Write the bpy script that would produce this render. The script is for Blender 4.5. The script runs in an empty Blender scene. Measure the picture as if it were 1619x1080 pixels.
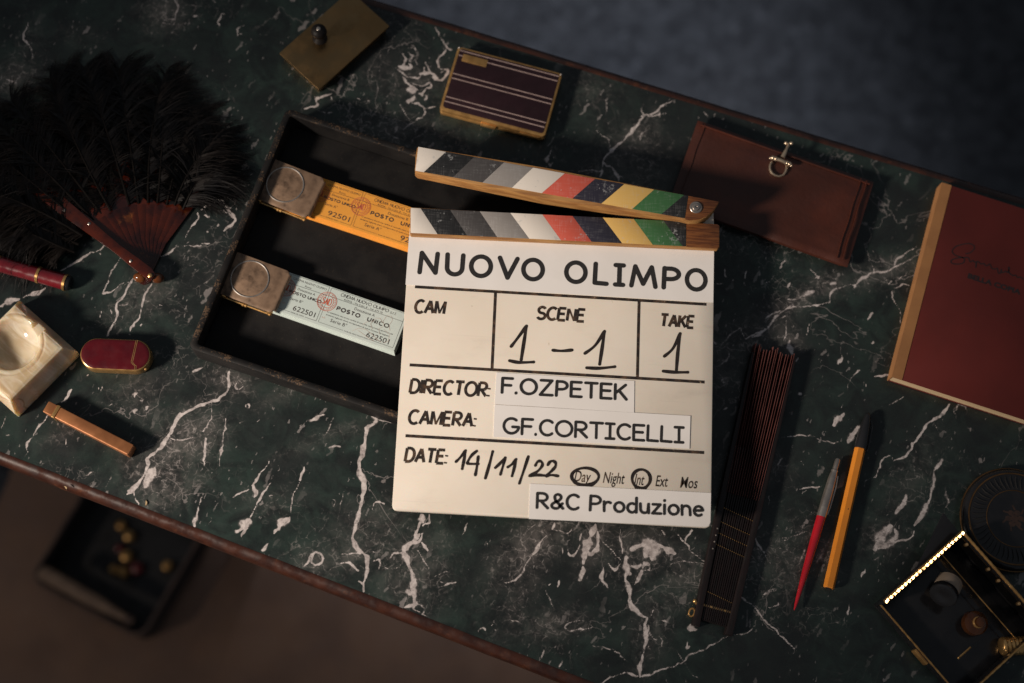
import bpy, bmesh, math, random
import numpy as np
from mathutils import Vector, Matrix, Euler

random.seed(7)
RNG = np.random.default_rng(7)
S = bpy.context.scene
COL = S.collection
MM = 0.001
rad = math.radians

# ------------------------------------------------------------------ camera
ROT = Euler((rad(15.5), rad(-3.0), 0.0), 'XYZ').to_matrix()
CAMLOC = ROT @ Vector((0, 0, 1.2))
cd = bpy.data.cameras.new('camera')
cd.lens = 50
cd.sensor_width = 36
cd.clip_start = 0.05
cd.clip_end = 50
cd.dof.use_dof = True
cd.dof.focus_distance = 1.168
cd.dof.aperture_fstop = 2.2
cd.dof.aperture_blades = 9
cam = bpy.data.objects.new('camera', cd)
cam.location = CAMLOC
cam.rotation_euler = ROT.to_euler()
COL.objects.link(cam)
S.camera = cam

# ------------------------------------------------------------------ dim room light (world)
W = bpy.data.worlds.new('World')
S.world = W
W.use_nodes = True
W.node_tree.nodes['Background'].inputs[0].default_value = (0.86, 0.94, 1.05, 1)
W.node_tree.nodes['Background'].inputs[1].default_value = 0.100
S.view_settings.view_transform = 'Standard'
S.view_settings.look = 'None'
S.view_settings.exposure = 0
S.view_settings.gamma = 1


def lamp(name, kind, loc, aim, power, col, **kw):
    l = bpy.data.lights.new(name, kind)
    l.energy = power
    l.color = col
    for k, v in kw.items():
        setattr(l, k, v)
    o = bpy.data.objects.new(name, l)
    o.location = loc
    o.rotation_euler = (Vector(aim) - Vector(loc)).to_track_quat('-Z', 'Y').to_euler()
    COL.objects.link(o)
    return o


# warm film lamp low on the left, cool light from a window side behind the table
lamp('warm_spot_lamp', 'SPOT', (-1.75, -0.77, 1.02), (-0.055, -0.005, 0.0), 285, (1.0, 0.88, 0.755),
     spot_size=rad(22.5), spot_blend=1.0, shadow_soft_size=0.15)
lamp('added_warm_fill', 'POINT', (-1.75, -0.77, 1.02), (0, 0, 0), 13, (1.0, 0.84, 0.68), shadow_soft_size=0.05)  # wide warm fill added at the spot for gold glints and a brighter floor
lamp('cool_spot_lamp', 'SPOT', (0.35, 1.7, 1.3), (0.13, 0.47, -0.75), 150, (0.86, 0.90, 1.0),
     spot_size=rad(30), spot_blend=1.0, shadow_soft_size=0.12)
S.cycles.max_bounces = 6
S.cycles.use_denoising = True
S.cycles.sample_clamp_indirect = 4.0


# ------------------------------------------------------------------ geometry helpers
def P(px, py, h=0.0):
    """The point of the level h that the camera sees at photograph pixel (px, py)."""
    v = Vector(((px - 809.5) / 1619 * 36 / 50, -(py - 540) / 1619 * 36 / 50, -1.0))
    d = ROT @ v
    t = (h - CAMLOC.z) / d.z
    return CAMLOC + d * t


def link(name, me, m=None, parent=None, loc=(0, 0, 0)):
    o = bpy.data.objects.new(name, me)
    if m is not None and me is not None and not me.materials:
        me.materials.append(m)
    o.location = loc
    COL.objects.link(o)
    if parent is not None:
        o.parent = parent
    return o


def finish(name, bm, sharp=38):
    bmesh.ops.recalc_face_normals(bm, faces=bm.faces[:])
    for f in bm.faces:
        f.smooth = True
    a = rad(sharp)
    for e in bm.edges:
        if len(e.link_faces) == 2 and e.calc_face_angle(0) > a:
            e.smooth = False
    me = bpy.data.meshes.new(name)
    bm.to_mesh(me)
    bm.free()
    return me


def arr_mesh(name, verts, faces):
    me = bpy.data.meshes.new(name)
    me.from_pydata([tuple(v) for v in verts], [], [tuple(f) for f in faces])
    me.update()
    return me


class Thing:
    """A top-level object: an Empty at the base with its own frame; parts are meshes in that frame."""

    def __init__(self, name, label, cat, base, ang=0.0, group=None):
        self.o = bpy.data.objects.new(name, None)
        self.o.empty_display_size = 0.02
        self.base = Vector(base)
        self.ang = ang
        self.o.location = self.base
        self.o.rotation_euler = (0, 0, ang)
        self.o['label'] = label
        self.o['category'] = cat
        if group:
            self.o['group'] = group
        COL.objects.link(self.o)
        self.inv = Matrix.Rotation(-ang, 3, 'Z')

    def L(self, px, py, h):
        return self.inv @ (P(px, py, h) - self.base)

    def L2(self, px, py, h):
        v = self.L(px, py, h)
        return np.array((v.x, v.y))

    def part(self, name, geo, m, parent=None, label=None):
        me = finish(name, geo) if isinstance(geo, bmesh.types.BMesh) else geo
        o = link(name, me, m, parent or self.o)
        if label:
            o['label'] = label
        return o


def frame(p0, p1, h):
    """Base point under pixel p0 and the heading towards p1, both on level h; and their distance."""
    a, b = P(p0[0], p0[1], h), P(p1[0], p1[1], h)
    d = b - a
    return a, math.atan2(d.y, d.x), d.length


def rrect(w, d, r, n=5, cx=0.0, cy=0.0):
    pts = []
    for k, (sx, sy) in enumerate(((1, 1), (-1, 1), (-1, -1), (1, -1))):
        for i in range(n + 1):
            a = rad(90 * k + 90 * i / n)
            pts.append((cx + sx * (w / 2 - r) + r * math.cos(a), cy + sy * (d / 2 - r) + r * math.sin(a)))
    return pts


def circ(r, n=48, cx=0.0, cy=0.0, ry=None):
    ry = r if ry is None else ry
    return [(cx + r * math.cos(2 * math.pi * i / n), cy + ry * math.sin(2 * math.pi * i / n)) for i in range(n)]


def loft(bm, loops, cap0=True, cap1=True):
    """Skin a stack of loops [(points2d, z)]."""
    rings = [[bm.verts.new((x, y, z)) for x, y in pts] for pts, z in loops]
    n = len(rings[0])
    for a, b in zip(rings, rings[1:]):
        for i in range(n):
            j = (i + 1) % n
            bm.faces.new((a[i], a[j], b[j], b[i]))
    if cap0:
        bm.faces.new(rings[0][::-1])
    if cap1:
        bm.faces.new(rings[-1])
    return rings


def inset(pts, d):
    """Shrink a convex-ish loop towards its inside by d (counter-clockwise points)."""
    n = len(pts)
    out = []
    for i in range(n):
        p0, p1, p2 = np.array(pts[i - 1]), np.array(pts[i]), np.array(pts[(i + 1) % n])
        a, b = p1 - p0, p2 - p1
        la, lb = np.linalg.norm(a), np.linalg.norm(b)
        if la < 1e-9 or lb < 1e-9:
            out.append(tuple(p1))
            continue
        na, nb = np.array((-a[1], a[0])) / la, np.array((-b[1], b[0])) / lb
        m = na + nb
        out.append(tuple(p1 + m / max(0.4, m @ m / 2) * d))
    return out


def ccw(pts):
    a = sum(pts[i - 1][0] * pts[i][1] - pts[i][0] * pts[i - 1][1] for i in range(len(pts)))
    return list(pts) if a > 0 else list(pts)[::-1]


def prism(bm, pts, z0, z1, bev=0.0, bot=True):
    pts = ccw([tuple(p[:2]) for p in pts])
    if bev > 0:
        loops = [(pts, z0), (pts, z1 - bev), (inset(pts, bev * 0.29), z1 - bev * 0.29), (inset(pts, bev), z1)]
        if bot:
            loops = [(inset(pts, bev), z0), (pts, z0 + bev)] + loops[1:]
    else:
        loops = [(pts, z0), (pts, z1)]
    return loft(bm, loops)


def plate(bm, w, d, r, z0, z1, bev, cx=0, cy=0, n=5):
    def lp(i):
        return rrect(w - 2 * i, d - 2 * i, max(r - i, 0.00005), n, cx, cy)
    loft(bm, [(lp(bev), z0), (lp(bev * 0.29), z0 + bev * 0.29), (lp(0), z0 + bev), (lp(0), z1 - bev),
              (lp(bev * 0.29), z1 - bev * 0.29), (lp(bev), z1)])


def lathe(bm, prof, n=24, axis='z', at=(0, 0, 0), cap=True):
    rings = []
    for r, s in prof:
        ring = []
        for i in range(n):
            a = 2 * math.pi * i / n
            c, d = max(r, 1e-6) * math.cos(a), max(r, 1e-6) * math.sin(a)
            v = (c, d, s) if axis == 'z' else (s, c, d)
            ring.append(bm.verts.new((v[0] + at[0], v[1] + at[1], v[2] + at[2])))
        rings.append(ring)
    for a, b in zip(rings, rings[1:]):
        for i in range(n):
            j = (i + 1) % n
            bm.faces.new((a[i], a[j], b[j], b[i]))
    if cap:
        bm.faces.new(rings[0][::-1])
        bm.faces.new(rings[-1])


def tube(bm, pts, r, n=8, closed=False):
    pts = [Vector(p) for p in pts]
    m = len(pts)
    rings = []
    for i, p in enumerate(pts):
        a = pts[i - 1] if (i > 0 or closed) else p
        b = pts[(i + 1) % m] if (i < m - 1 or closed) else p
        t = (b - a).normalized()
        u = t.cross(Vector((0, 0, 1)))
        if u.length < 1e-4:
            u = t.cross(Vector((1, 0, 0)))
        u.normalize()
        w = u.cross(t)
        rr = r[i] if isinstance(r, (list, tuple)) else r
        rings.append([bm.verts.new(p + u * rr * math.cos(2 * math.pi * k / n) + w * rr * math.sin(2 * math.pi * k / n)) for k in range(n)])
    pairs = list(zip(rings, rings[1:])) + ([(rings[-1], rings[0])] if closed else [])
    for a, b in pairs:
        for k in range(n):
            bm.faces.new((a[k], a[(k + 1) % n], b[(k + 1) % n], b[k]))
    if not closed:
        bm.faces.new(rings[0][::-1])
        bm.faces.new(rings[-1])


def ball(bm, c, r, sx=1, sy=1, sz=1, n=12):
    bmesh.ops.create_uvsphere(bm, u_segments=n, v_segments=max(6, n // 2), radius=r,
                              matrix=Matrix.Translation(c) @ Matrix.Diagonal((sx, sy, sz, 1)))


def boxm(bm, x0, x1, y0, y1, z0, z1, bev=0.0):
    w, d = x1 - x0, y1 - y0
    cx, cy = (x0 + x1) / 2, (y0 + y1) / 2
    if bev <= 0:
        loft(bm, [([(x0, y0), (x1, y0), (x1, y1), (x0, y1)], z) for z in (z0, z1)])
    else:
        plate(bm, w, d, bev, z0, z1, bev, cx, cy, 2)


# ------------------------------------------------------------------ ink: flat print as thin sheets
class Ink:
    def __init__(self):
        self.v, self.f, self.k = [], [], 0

    def add(self, verts, faces):
        n = len(self.v)
        self.v += [tuple(x) for x in verts]
        self.f += [tuple(i + n for i in f) for f in faces]

    def stroke(self, pts, w, z, cap='round', corner=48, vary=0.0):
        """A ribbon of width w along 2-D points; w may be one width per point."""
        pts = [np.array(p, float) for p in pts]
        q = [pts[0]]
        for p in pts[1:]:
            if np.linalg.norm(p - q[-1]) > 1e-6:
                q.append(p)
        if len(q) < 2:
            q.append(q[0] + np.array((1e-5, 0)))
        pieces, cur = [], [q[0]]
        for i in range(1, len(q)):
            cur.append(q[i])
            if i < len(q) - 1:
                a, b = q[i] - q[i - 1], q[i + 1] - q[i]
                c = a @ b / (np.linalg.norm(a) * np.linalg.norm(b))
                if c < math.cos(rad(corner)):
                    pieces.append(cur)
                    cur = [q[i]]
        pieces.append(cur)
        for pc in pieces:
            self.k += 1
            zz = z + (self.k % 7) * 1.2e-5
            n = len(pc)
            V, F = [], []
            hw = w / 2
            closed = n > 8 and np.linalg.norm(pc[0] - pc[-1]) < 1e-5
            for i in range(n):
                t = pc[min(i + 1, n - 1)] - pc[max(i - 1, 0)]
                if closed and i in (0, n - 1):
                    t = pc[1] - pc[-2]
                t = t / (np.linalg.norm(t) + 1e-12)
                nn = np.array((-t[1], t[0]))
                hv = hw * (1 + vary * math.sin(i * .55 + self.k * 1.9) * (1 if 0 < i < n - 1 else 0))
                V.append((*(pc[i] + nn * hv), zz))
                V.append((*(pc[i] - nn * hv), zz))
            for i in range(n - 1):
                F.append((2 * i + 1, 2 * i + 3, 2 * i + 2, 2 * i))
            if cap == 'round' and not closed:
                for e, i in ((0, 0), (1, n - 1)):
                    t = (pc[1] - pc[0]) if e == 0 else (pc[-1] - pc[-2])
                    a0 = math.atan2(t[1], t[0]) + (math.pi / 2 if e == 0 else -math.pi / 2)
                    base = len(V)
                    for k in range(7):
                        a = a0 + math.pi * k / 6
                        V.append((pc[i][0] + hw * math.cos(a), pc[i][1] + hw * math.sin(a), zz))
                    F.append(tuple(range(base, base + 7)))
            self.add(V, F)

    def mesh(self, name):
        return arr_mesh(name, self.v, self.f)


def arc(cx, cy, rx, ry, a0, a1, n=18):
    return [(cx + rx * math.cos(rad(a0 + (a1 - a0) * i / n)), cy + ry * math.sin(rad(a0 + (a1 - a0) * i / n))) for i in range(n + 1)]


# monoline letters: strokes in units of the cap height, then the width
G = {
    'A': ([[(0, 0), (.34, 1), (.68, 0)], [(.13, .36), (.55, .36)]], .68),
    'C': ([arc(.38, .5, .38, .5, 48, 312, 26)], .66),
    'D': ([[(0, 0), (0, 1), (.22, 1)] + arc(.24, .5, .40, .5, 88, -88, 20) + [(.22, 0), (0, 0)]], .64),
    'E': ([[(.54, 1), (0, 1), (0, 0), (.56, 0)], [(0, .53), (.48, .53)]], .56),
    'F': ([[(.54, 1), (0, 1), (0, 0)], [(0, .52), (.46, .52)]], .54),
    'G': ([arc(.40, .5, .40, .5, 52, 350, 28) + [(.78, .44), (.46, .44)]], .78),
    'K': ([[(0, 0), (0, 1)], [(.56, 1), (.03, .42)], [(.2, .60), (.62, 0)]], .60),
    'L': ([[(.02, 1), (0, .02), (.54, 0)]], .54),
    'M': ([[(0, 0), (.12, 1), (.40, .12), (.68, 1), (.82, 0)]], .82),
    'Ma': ([[(0, 0), (0, 1)], [(.04, 1), (.36, .02)], [(.36, .02), (.68, 1)], [(.72, 1), (.72, 0)]], .72),
    'N': ([[(0, 0), (.04, 1), (.62, .02), (.66, 1)]], .66),
    'Na': ([[(0, 0), (0, 1)], [(.03, 1), (.53, 0)], [(.56, 0), (.56, 1)]], .56),
    'O': ([arc(.42, .5, .42, .5, 90, 450, 40)], .84),
    'P': ([[(0, 0), (.02, 1)], [(.02, .98)] + arc(.26, .72, .32, .27, 85, -85, 14) + [(.02, .44)]], .58),
    'R': ([[(0, 0), (0, 1), (.2, 1)] + arc(.28, .74, .28, .26, 88, -88, 14) + [(.0, .48)], [(.2, .47), (.6, 0)]], .60),
    'S': ([arc(.29, .75, .26, .25, 25, 270, 16) + arc(.29, .25, .29, .25, 90, -160, 16)], .58),
    'T': ([[(0, 1), (.64, 1)], [(.32, 1), (.32, 0)]], .64),
    'U': ([[(0, 1), (.01, .36)] + arc(.31, .34, .30, .34, 180, 360, 18) + [(.62, 1)]], .63),
    'V': ([[(0, 1), (.33, 0), (.68, 1)]], .68),
    'Z': ([[(.02, 1), (.62, 1), (0, 0), (.66, 0)]], .66),
    'I': ([[(0, 0), (0, 1)]], .06),
    'Is': ([[(0, 1), (.44, 1)], [(.22, 1), (.22, 0)], [(0, 0), (.44, 0)]], .44),
    '.': ([[(0, 0), (0, .03)]], .04),
    ':': ([[(0, .0), (0, .12)], [(0, .52), (0, .64)]], .06),
    '&': ([[(.66, .02), (.22, .58)] + arc(.36, .78, .18, .2, 200, -30, 12) + [(.42, .56), (.16, .40)] + arc(.26, .2, .24, .2, 120, 300, 12) + [(.62, .36)]], .68),
    'r': ([[(0, .64), (.02, 0)], [(.02, .4)] + arc(.24, .40, .2, .22, 150, 50, 8)], .40),
    'o': ([arc(.27, .31, .27, .32, 90, 450, 28)], .54),
    'd': ([[(.5, 1), (.5, 0)], arc(.25, .30, .25, .31, 60, 330, 22)], .52),
    'u': ([[(0, .62), (.02, .26)] + arc(.24, .24, .22, .24, 180, 330, 12) + [(.47, .62)], [(.47, .62), (.49, 0)]], .50),
    'z': ([[(.02, .62), (.44, .62), (0, 0), (.48, 0)]], .48),
    'i': ([[(0, .62), (0, 0)], [(0, .90), (0, .93)]], .05),
    'n': ([[(0, .64), (.02, 0)], [(.02, .36)] + arc(.24, .38, .22, .25, 160, 0, 12) + [(.48, 0)]], .48),
    'e': ([[(.04, .33), (.50, .36)] + arc(.27, .31, .25, .32, 10, 310, 24)], .52),
}


def glyph_run(text, alt=None, gap=.17, space=.42):
    """Strokes of a whole word run in cap-height units, and its width."""
    out, x = [], 0.0
    for ch in text:
        if ch == ' ':
            x += space
            continue
        key = (alt or {}).get(ch, ch)
        st, w = G[key]
        out += [([(x + a, b) for a, b in s], .62 if key in ('Na', 'Ma') and abs(s[0][0] - s[-1][0]) > .1 else 1.0) for s in st]
        x += w + gap
    return out, x - gap


_font = {}


def font_shape(text, offset=0.0):
    """Outline text as a filled flat shape: vertices, faces, and its cap height."""
    def make(t):
        cu = bpy.data.curves.new('text', 'FONT')
        cu.body = t
        cu.resolution_u = 3
        cu.offset = offset
        cu.fill_mode = 'FRONT'
        o = bpy.data.objects.new('text', cu)
        me = o.to_mesh()
        v = np.array([tuple(x.co) for x in me.vertices]).reshape(-1, 3)
        f = [tuple(p.vertices) for p in me.polygons]
        o.to_mesh_clear()
        bpy.data.objects.remove(o)
        bpy.data.curves.remove(cu)
        return v, f
    if offset not in _font:
        _font[offset] = make('H')[0][:, 1].max()
    v, f = make(text)
    return v, f, _font[offset]


def put_font(ink, text, o, ex, width, cap, z, shear=0.0, offset=0.0):
    """Outline text with its baseline from 2-D point o along unit vector ex, fitted to a width and cap height."""
    v, f, ch = font_shape(text, offset)
    o, ex = np.array(o, float), np.array(ex, float)
    ey = np.array((-ex[1], ex[0]))
    x0, x1 = v[:, 0].min(), v[:, 0].max()
    gx = (v[:, 0] - x0) / (x1 - x0) * width
    gy = v[:, 1] / ch * cap
    gx = gx + gy * shear
    ink.k += 1
    xy = o + gx[:, None] * ex + gy[:, None] * ey
    ink.add([(a, b, z + (ink.k % 5) * 2e-6) for a, b in xy], f)


def put_glyphs(ink, text, o, ex, width, cap, w, z, alt=None, cap_style='round', shear=0.0, gap=.17, space=.42, natural=False):
    st, tw = glyph_run(text, alt, gap, space)
    o, ex = np.array(o, float), np.array(ex, float)
    ey = np.array((-ex[1], ex[0]))
    k = (width - w) / max(tw, 1e-6) if width else cap
    cc = cap - w
    for s, wf in st:
        ink.stroke([o + ex * (w / 2 + a * k + shear * b * cc) + ey * (w / 2 + b * cc) for a, b in s], w * wf, z, cap_style)


def along(t, p0, p1, h):
    """Baseline start, unit direction and length in thing t's frame from two pixels on level h."""
    a, b = t.L2(p0[0], p0[1], h), t.L2(p1[0], p1[1], h)
    d = b - a
    l = np.linalg.norm(d)
    return a, d / l, l
# ------------------------------------------------------------------ materials
class Nodes:
    def __init__(self, name):
        self.m = bpy.data.materials.new(name)
        self.m.use_nodes = True
        self.t = self.m.node_tree
        self.b = self.t.nodes['Principled BSDF']
        self._c = None

    def n(self, kind, **kw):
        x = self.t.nodes.new(kind)
        for k, v in kw.items():
            setattr(x, k, v)
        return x

    def l(self, a, b):
        self.t.links.new(a, b)

    def co(self):
        if self._c is None:
            self._c = self.n('ShaderNodeTexCoord')
        return self._c.outputs['Object']

    def mapping(self, scale=(1, 1, 1), rot=(0, 0, 0), loc=(0, 0, 0)):
        m = self.n('ShaderNodeMapping')
        m.inputs['Scale'].default_value = scale
        m.inputs['Rotation'].default_value = rot
        m.inputs['Location'].default_value = loc
        self.l(self.co(), m.inputs[0])
        return m.outputs[0]

    def noise(self, scale, detail=4, rough=.55, vec=None, dist=0.0):
        x = self.n('ShaderNodeTexNoise')
        x.inputs['Scale'].default_value = scale
        x.inputs['Detail'].default_value = detail
        x.inputs['Roughness'].default_value = rough
        x.inputs['Distortion'].default_value = dist
        self.l(vec or self.co(), x.inputs['Vector'])
        return x.outputs['Fac']

    def math(self, op, a, b=None, clamp=False):
        x = self.n('ShaderNodeMath', operation=op, use_clamp=clamp)
        for i, v in enumerate((a, b)):
            if v is None:
                continue
            if isinstance(v, (int, float)):
                x.inputs[i].default_value = v
            else:
                self.l(v, x.inputs[i])
        return x.outputs[0]

    def ramp(self, v, lo, hi, a=0.0, b=1.0):
        x = self.n('ShaderNodeMapRange', interpolation_type='SMOOTHSTEP')
        self.l(v, x.inputs['Value'])
        x.inputs['From Min'].default_value = lo
        x.inputs['From Max'].default_value = hi
        x.inputs['To Min'].default_value = a
        x.inputs['To Max'].default_value = b
        return x.outputs['Result']

    def mix(self, f, a, b):
        x = self.n('ShaderNodeMix', data_type='RGBA')
        if isinstance(f, (int, float)):
            x.inputs[0].default_value = f
        else:
            self.l(f, x.inputs[0])
        for i, v in ((6, a), (7, b)):
            if isinstance(v, (tuple, list)):
                x.inputs[i].default_value = (*v[:3], 1)
            else:
                self.l(v, x.inputs[i])
        return x.outputs[2]

    def bump(self, height, strength, dist=0.001):
        x = self.n('ShaderNodeBump')
        x.inputs['Strength'].default_value = strength
        x.inputs['Distance'].default_value = dist
        self.l(height, x.inputs['Height'])
        self.l(x.outputs[0], self.b.inputs['Normal'])

    def set(self, **kw):
        for k, v in kw.items():
            self.b.inputs[k.replace('_', ' ')].default_value = v


def mat(name, c1, c2=None, scale=60, lo=.35, hi=.65, rough=.5, rvar=.12, metal=0.0, bump=0.0, bscale=900, bdist=.0002,
        stretch=(1, 1, 1), rot=0.0, c3=None, scale3=200, lo3=.6, hi3=.7, detail=5, coat=0.0, sss=0.0, trans=0.0, sheen=0.0, spec=.5):
    """One procedural surface: two tones mixed by noise, an optional third as stains, uneven gloss, fine relief."""
    N = Nodes(name)
    v = N.mapping(stretch, (0, 0, rot))
    c2 = c2 or tuple(x * .8 for x in c1)
    col = N.mix(N.ramp(N.noise(scale, detail, vec=v), lo, hi), c1, c2)
    if c3:
        col = N.mix(N.ramp(N.noise(scale3, 6, .6, v), lo3, hi3), col, c3)
    N.l(col, N.b.inputs['Base Color'])
    N.l(N.ramp(N.noise(scale * 1.7 + 11, 5, vec=v), .3, .7, max(rough - rvar, .02), min(rough + rvar, 1)), N.b.inputs['Roughness'])
    N.set(Metallic=metal)
    N.b.inputs['Specular IOR Level'].default_value = spec
    if coat:
        N.b.inputs['Coat Weight'].default_value = coat
        N.b.inputs['Coat Roughness'].default_value = .12
    if sss:
        N.b.inputs['Subsurface Weight'].default_value = sss
        N.b.inputs['Subsurface Radius'].default_value = (1, .6, .35)
        N.b.inputs['Subsurface Scale'].default_value = .006
    if trans:
        N.b.inputs['Transmission Weight'].default_value = trans
    if sheen:
        N.b.inputs['Sheen Weight'].default_value = sheen
    if bump:
        N.bump(N.noise(bscale, 4, .6, v), bump, bdist)
    return N.m


def marble_mat():
    N = Nodes('green_marble')
    at = N.n('ShaderNodeAttribute', attribute_name='vein').outputs['Fac']
    cl = N.n('ShaderNodeAttribute', attribute_name='cloud').outputs['Fac']
    big = N.noise(9, 6, .6)
    mid = N.noise(42, 8, .62, dist=.8)
    fine = N.noise(230, 7, .65)
    grit = N.noise(900, 3, .6)
    base = N.mix(N.ramp(mid, .32, .70), (.0115, .0150, .0148), (.025, .041, .035))
    base = N.mix(N.ramp(big, .42, .70, 0, .8), base, (.015, .017, .0175))
    base = N.mix(N.ramp(grit, .54, .80, 0, .22), base, (.075, .082, .076))
    # pale clouds
    cn = N.math('MULTIPLY', cl, N.ramp(N.math('ADD', N.math('MULTIPLY', fine, .55), N.math('MULTIPLY', mid, .45)), .36, .66, .08, 1.0))
    base = N.mix(N.math('MULTIPLY', cn, .50, True), base, (.26, .22, .21))
    # general faint mottling
    mot = N.math('MULTIPLY', N.ramp(N.noise(26, 8, .7, dist=1.2), .56, .76), N.ramp(fine, .48, .66))
    base = N.mix(N.math('MULTIPLY', mot, .16), base, (.18, .165, .155))
    # flecks lying along one direction
    for sc, sx, thr, amt, rot in ((75, .36, .86, .42, 62), (150, .30, .82, .42, 55), (330, .45, .82, .36, 70)):
        vec = N.mapping((1, 1, 1), (0, 0, rad(-rot)))
        mp = N.n('ShaderNodeMapping')
        mp.inputs['Scale'].default_value = (sx, 1, 1)
        N.l(vec, mp.inputs[0])
        wob = N.n('ShaderNodeVectorMath', operation='MULTIPLY_ADD')
        nz = N.n('ShaderNodeTexNoise')
        nz.inputs['Scale'].default_value = sc * 1.3
        nz.inputs['Detail'].default_value = 3
        N.l(N.co(), nz.inputs['Vector'])
        N.l(nz.outputs['Color'], wob.inputs[0])
        wob.inputs[1].default_value = (.9 / sc, .9 / sc, 0)
        N.l(mp.outputs[0], wob.inputs[2])
        vo = N.n('ShaderNodeTexVoronoi', feature='F1', voronoi_dimensions='2D')
        vo.inputs['Scale'].default_value = sc
        N.l(wob.outputs[0], vo.inputs['Vector'])
        sep = N.n('ShaderNodeSeparateColor')
        N.l(vo.outputs['Color'], sep.inputs[0])
        size = N.ramp(sep.outputs[0], thr, 1.0, 0.0, .25)
        d = N.math('SUBTRACT', size, vo.outputs['Distance'])
        f = N.ramp(d, 0.0, .07)
        f = N.math('MULTIPLY', f, N.ramp(N.noise(17, 3), .40, .62, .12, 1))
        base = N.mix(N.math('MULTIPLY', f, amt), base, (.46, .41, .40))
    # crackle nets inside the pale clouds
    wv = N.n('ShaderNodeVectorMath', operation='MULTIPLY_ADD')
    nz = N.n('ShaderNodeTexNoise')
    nz.inputs['Scale'].default_value = 60
    nz.inputs['Detail'].default_value = 5
    N.l(N.co(), nz.inputs['Vector'])
    N.l(nz.outputs['Color'], wv.inputs[0])
    wv.inputs[1].default_value = (.022, .022, 0)
    N.l(N.co(), wv.inputs[2])
    for sc, th in ((62, .045), (120, .06)):
        ve = N.n('ShaderNodeTexVoronoi', feature='DISTANCE_TO_EDGE', voronoi_dimensions='2D')
        ve.inputs['Scale'].default_value = sc
        N.l(wv.outputs[0], ve.inputs['Vector'])
        net = N.math('MULTIPLY', N.ramp(ve.outputs['Distance'], 0, th, 1, 0), N.ramp(fine, .42, .62))
        net = N.math('MULTIPLY', net, N.math('ADD', N.math('MULTIPLY', cl, .9), N.ramp(N.noise(11, 3), .56, .72, 0, .55)), True)
        base = N.mix(N.math('MULTIPLY', net, .62), base, (.48, .43, .41))
    # hair veins
    rid = N.math('ABSOLUTE', N.math('SUBTRACT', N.noise(13, 5, .55, dist=.6), .5))
    hair = N.math('MULTIPLY', N.ramp(rid, .0, .007, 1, 0), N.ramp(N.noise(7, 3), .50, .66))
    base = N.mix(N.math('MULTIPLY', hair, .45), base, (.40, .35, .34))
    # drawn veins, ragged by noise
    ed = N.math('ADD', N.math('MULTIPLY', N.noise(380, 6, .65), .95), N.math('MULTIPLY', N.noise(90, 6, .65), .75))
    vn = N.math('MULTIPLY', N.math('MULTIPLY', at, N.math('ADD', ed, .18)), N.ramp(N.noise(24, 3), .30, .66, .80, 1.10))
    msk = N.math('MULTIPLY', N.ramp(vn, .49, .70), N.ramp(N.noise(150, 5, .7), .30, .46, .25, 1))
    tone = N.mix(N.ramp(fine, .30, .66), (.32, .275, .265), (.66, .59, .57))
    base = N.mix(N.math('MULTIPLY', N.ramp(vn, .30, .6), .22), base, (.26, .225, .22))
    base = N.mix(msk, base, tone)
    N.l(base, N.b.inputs['Base Color'])
    N.l(N.ramp(N.noise(55, 6, .7), .3, .7, .22, .46), N.b.inputs['Roughness'])
    N.b.inputs['Specular IOR Level'].default_value = .42
    N.bump(N.noise(500, 4, .6), .04, .0002)
    return N.m


M = {}


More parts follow.
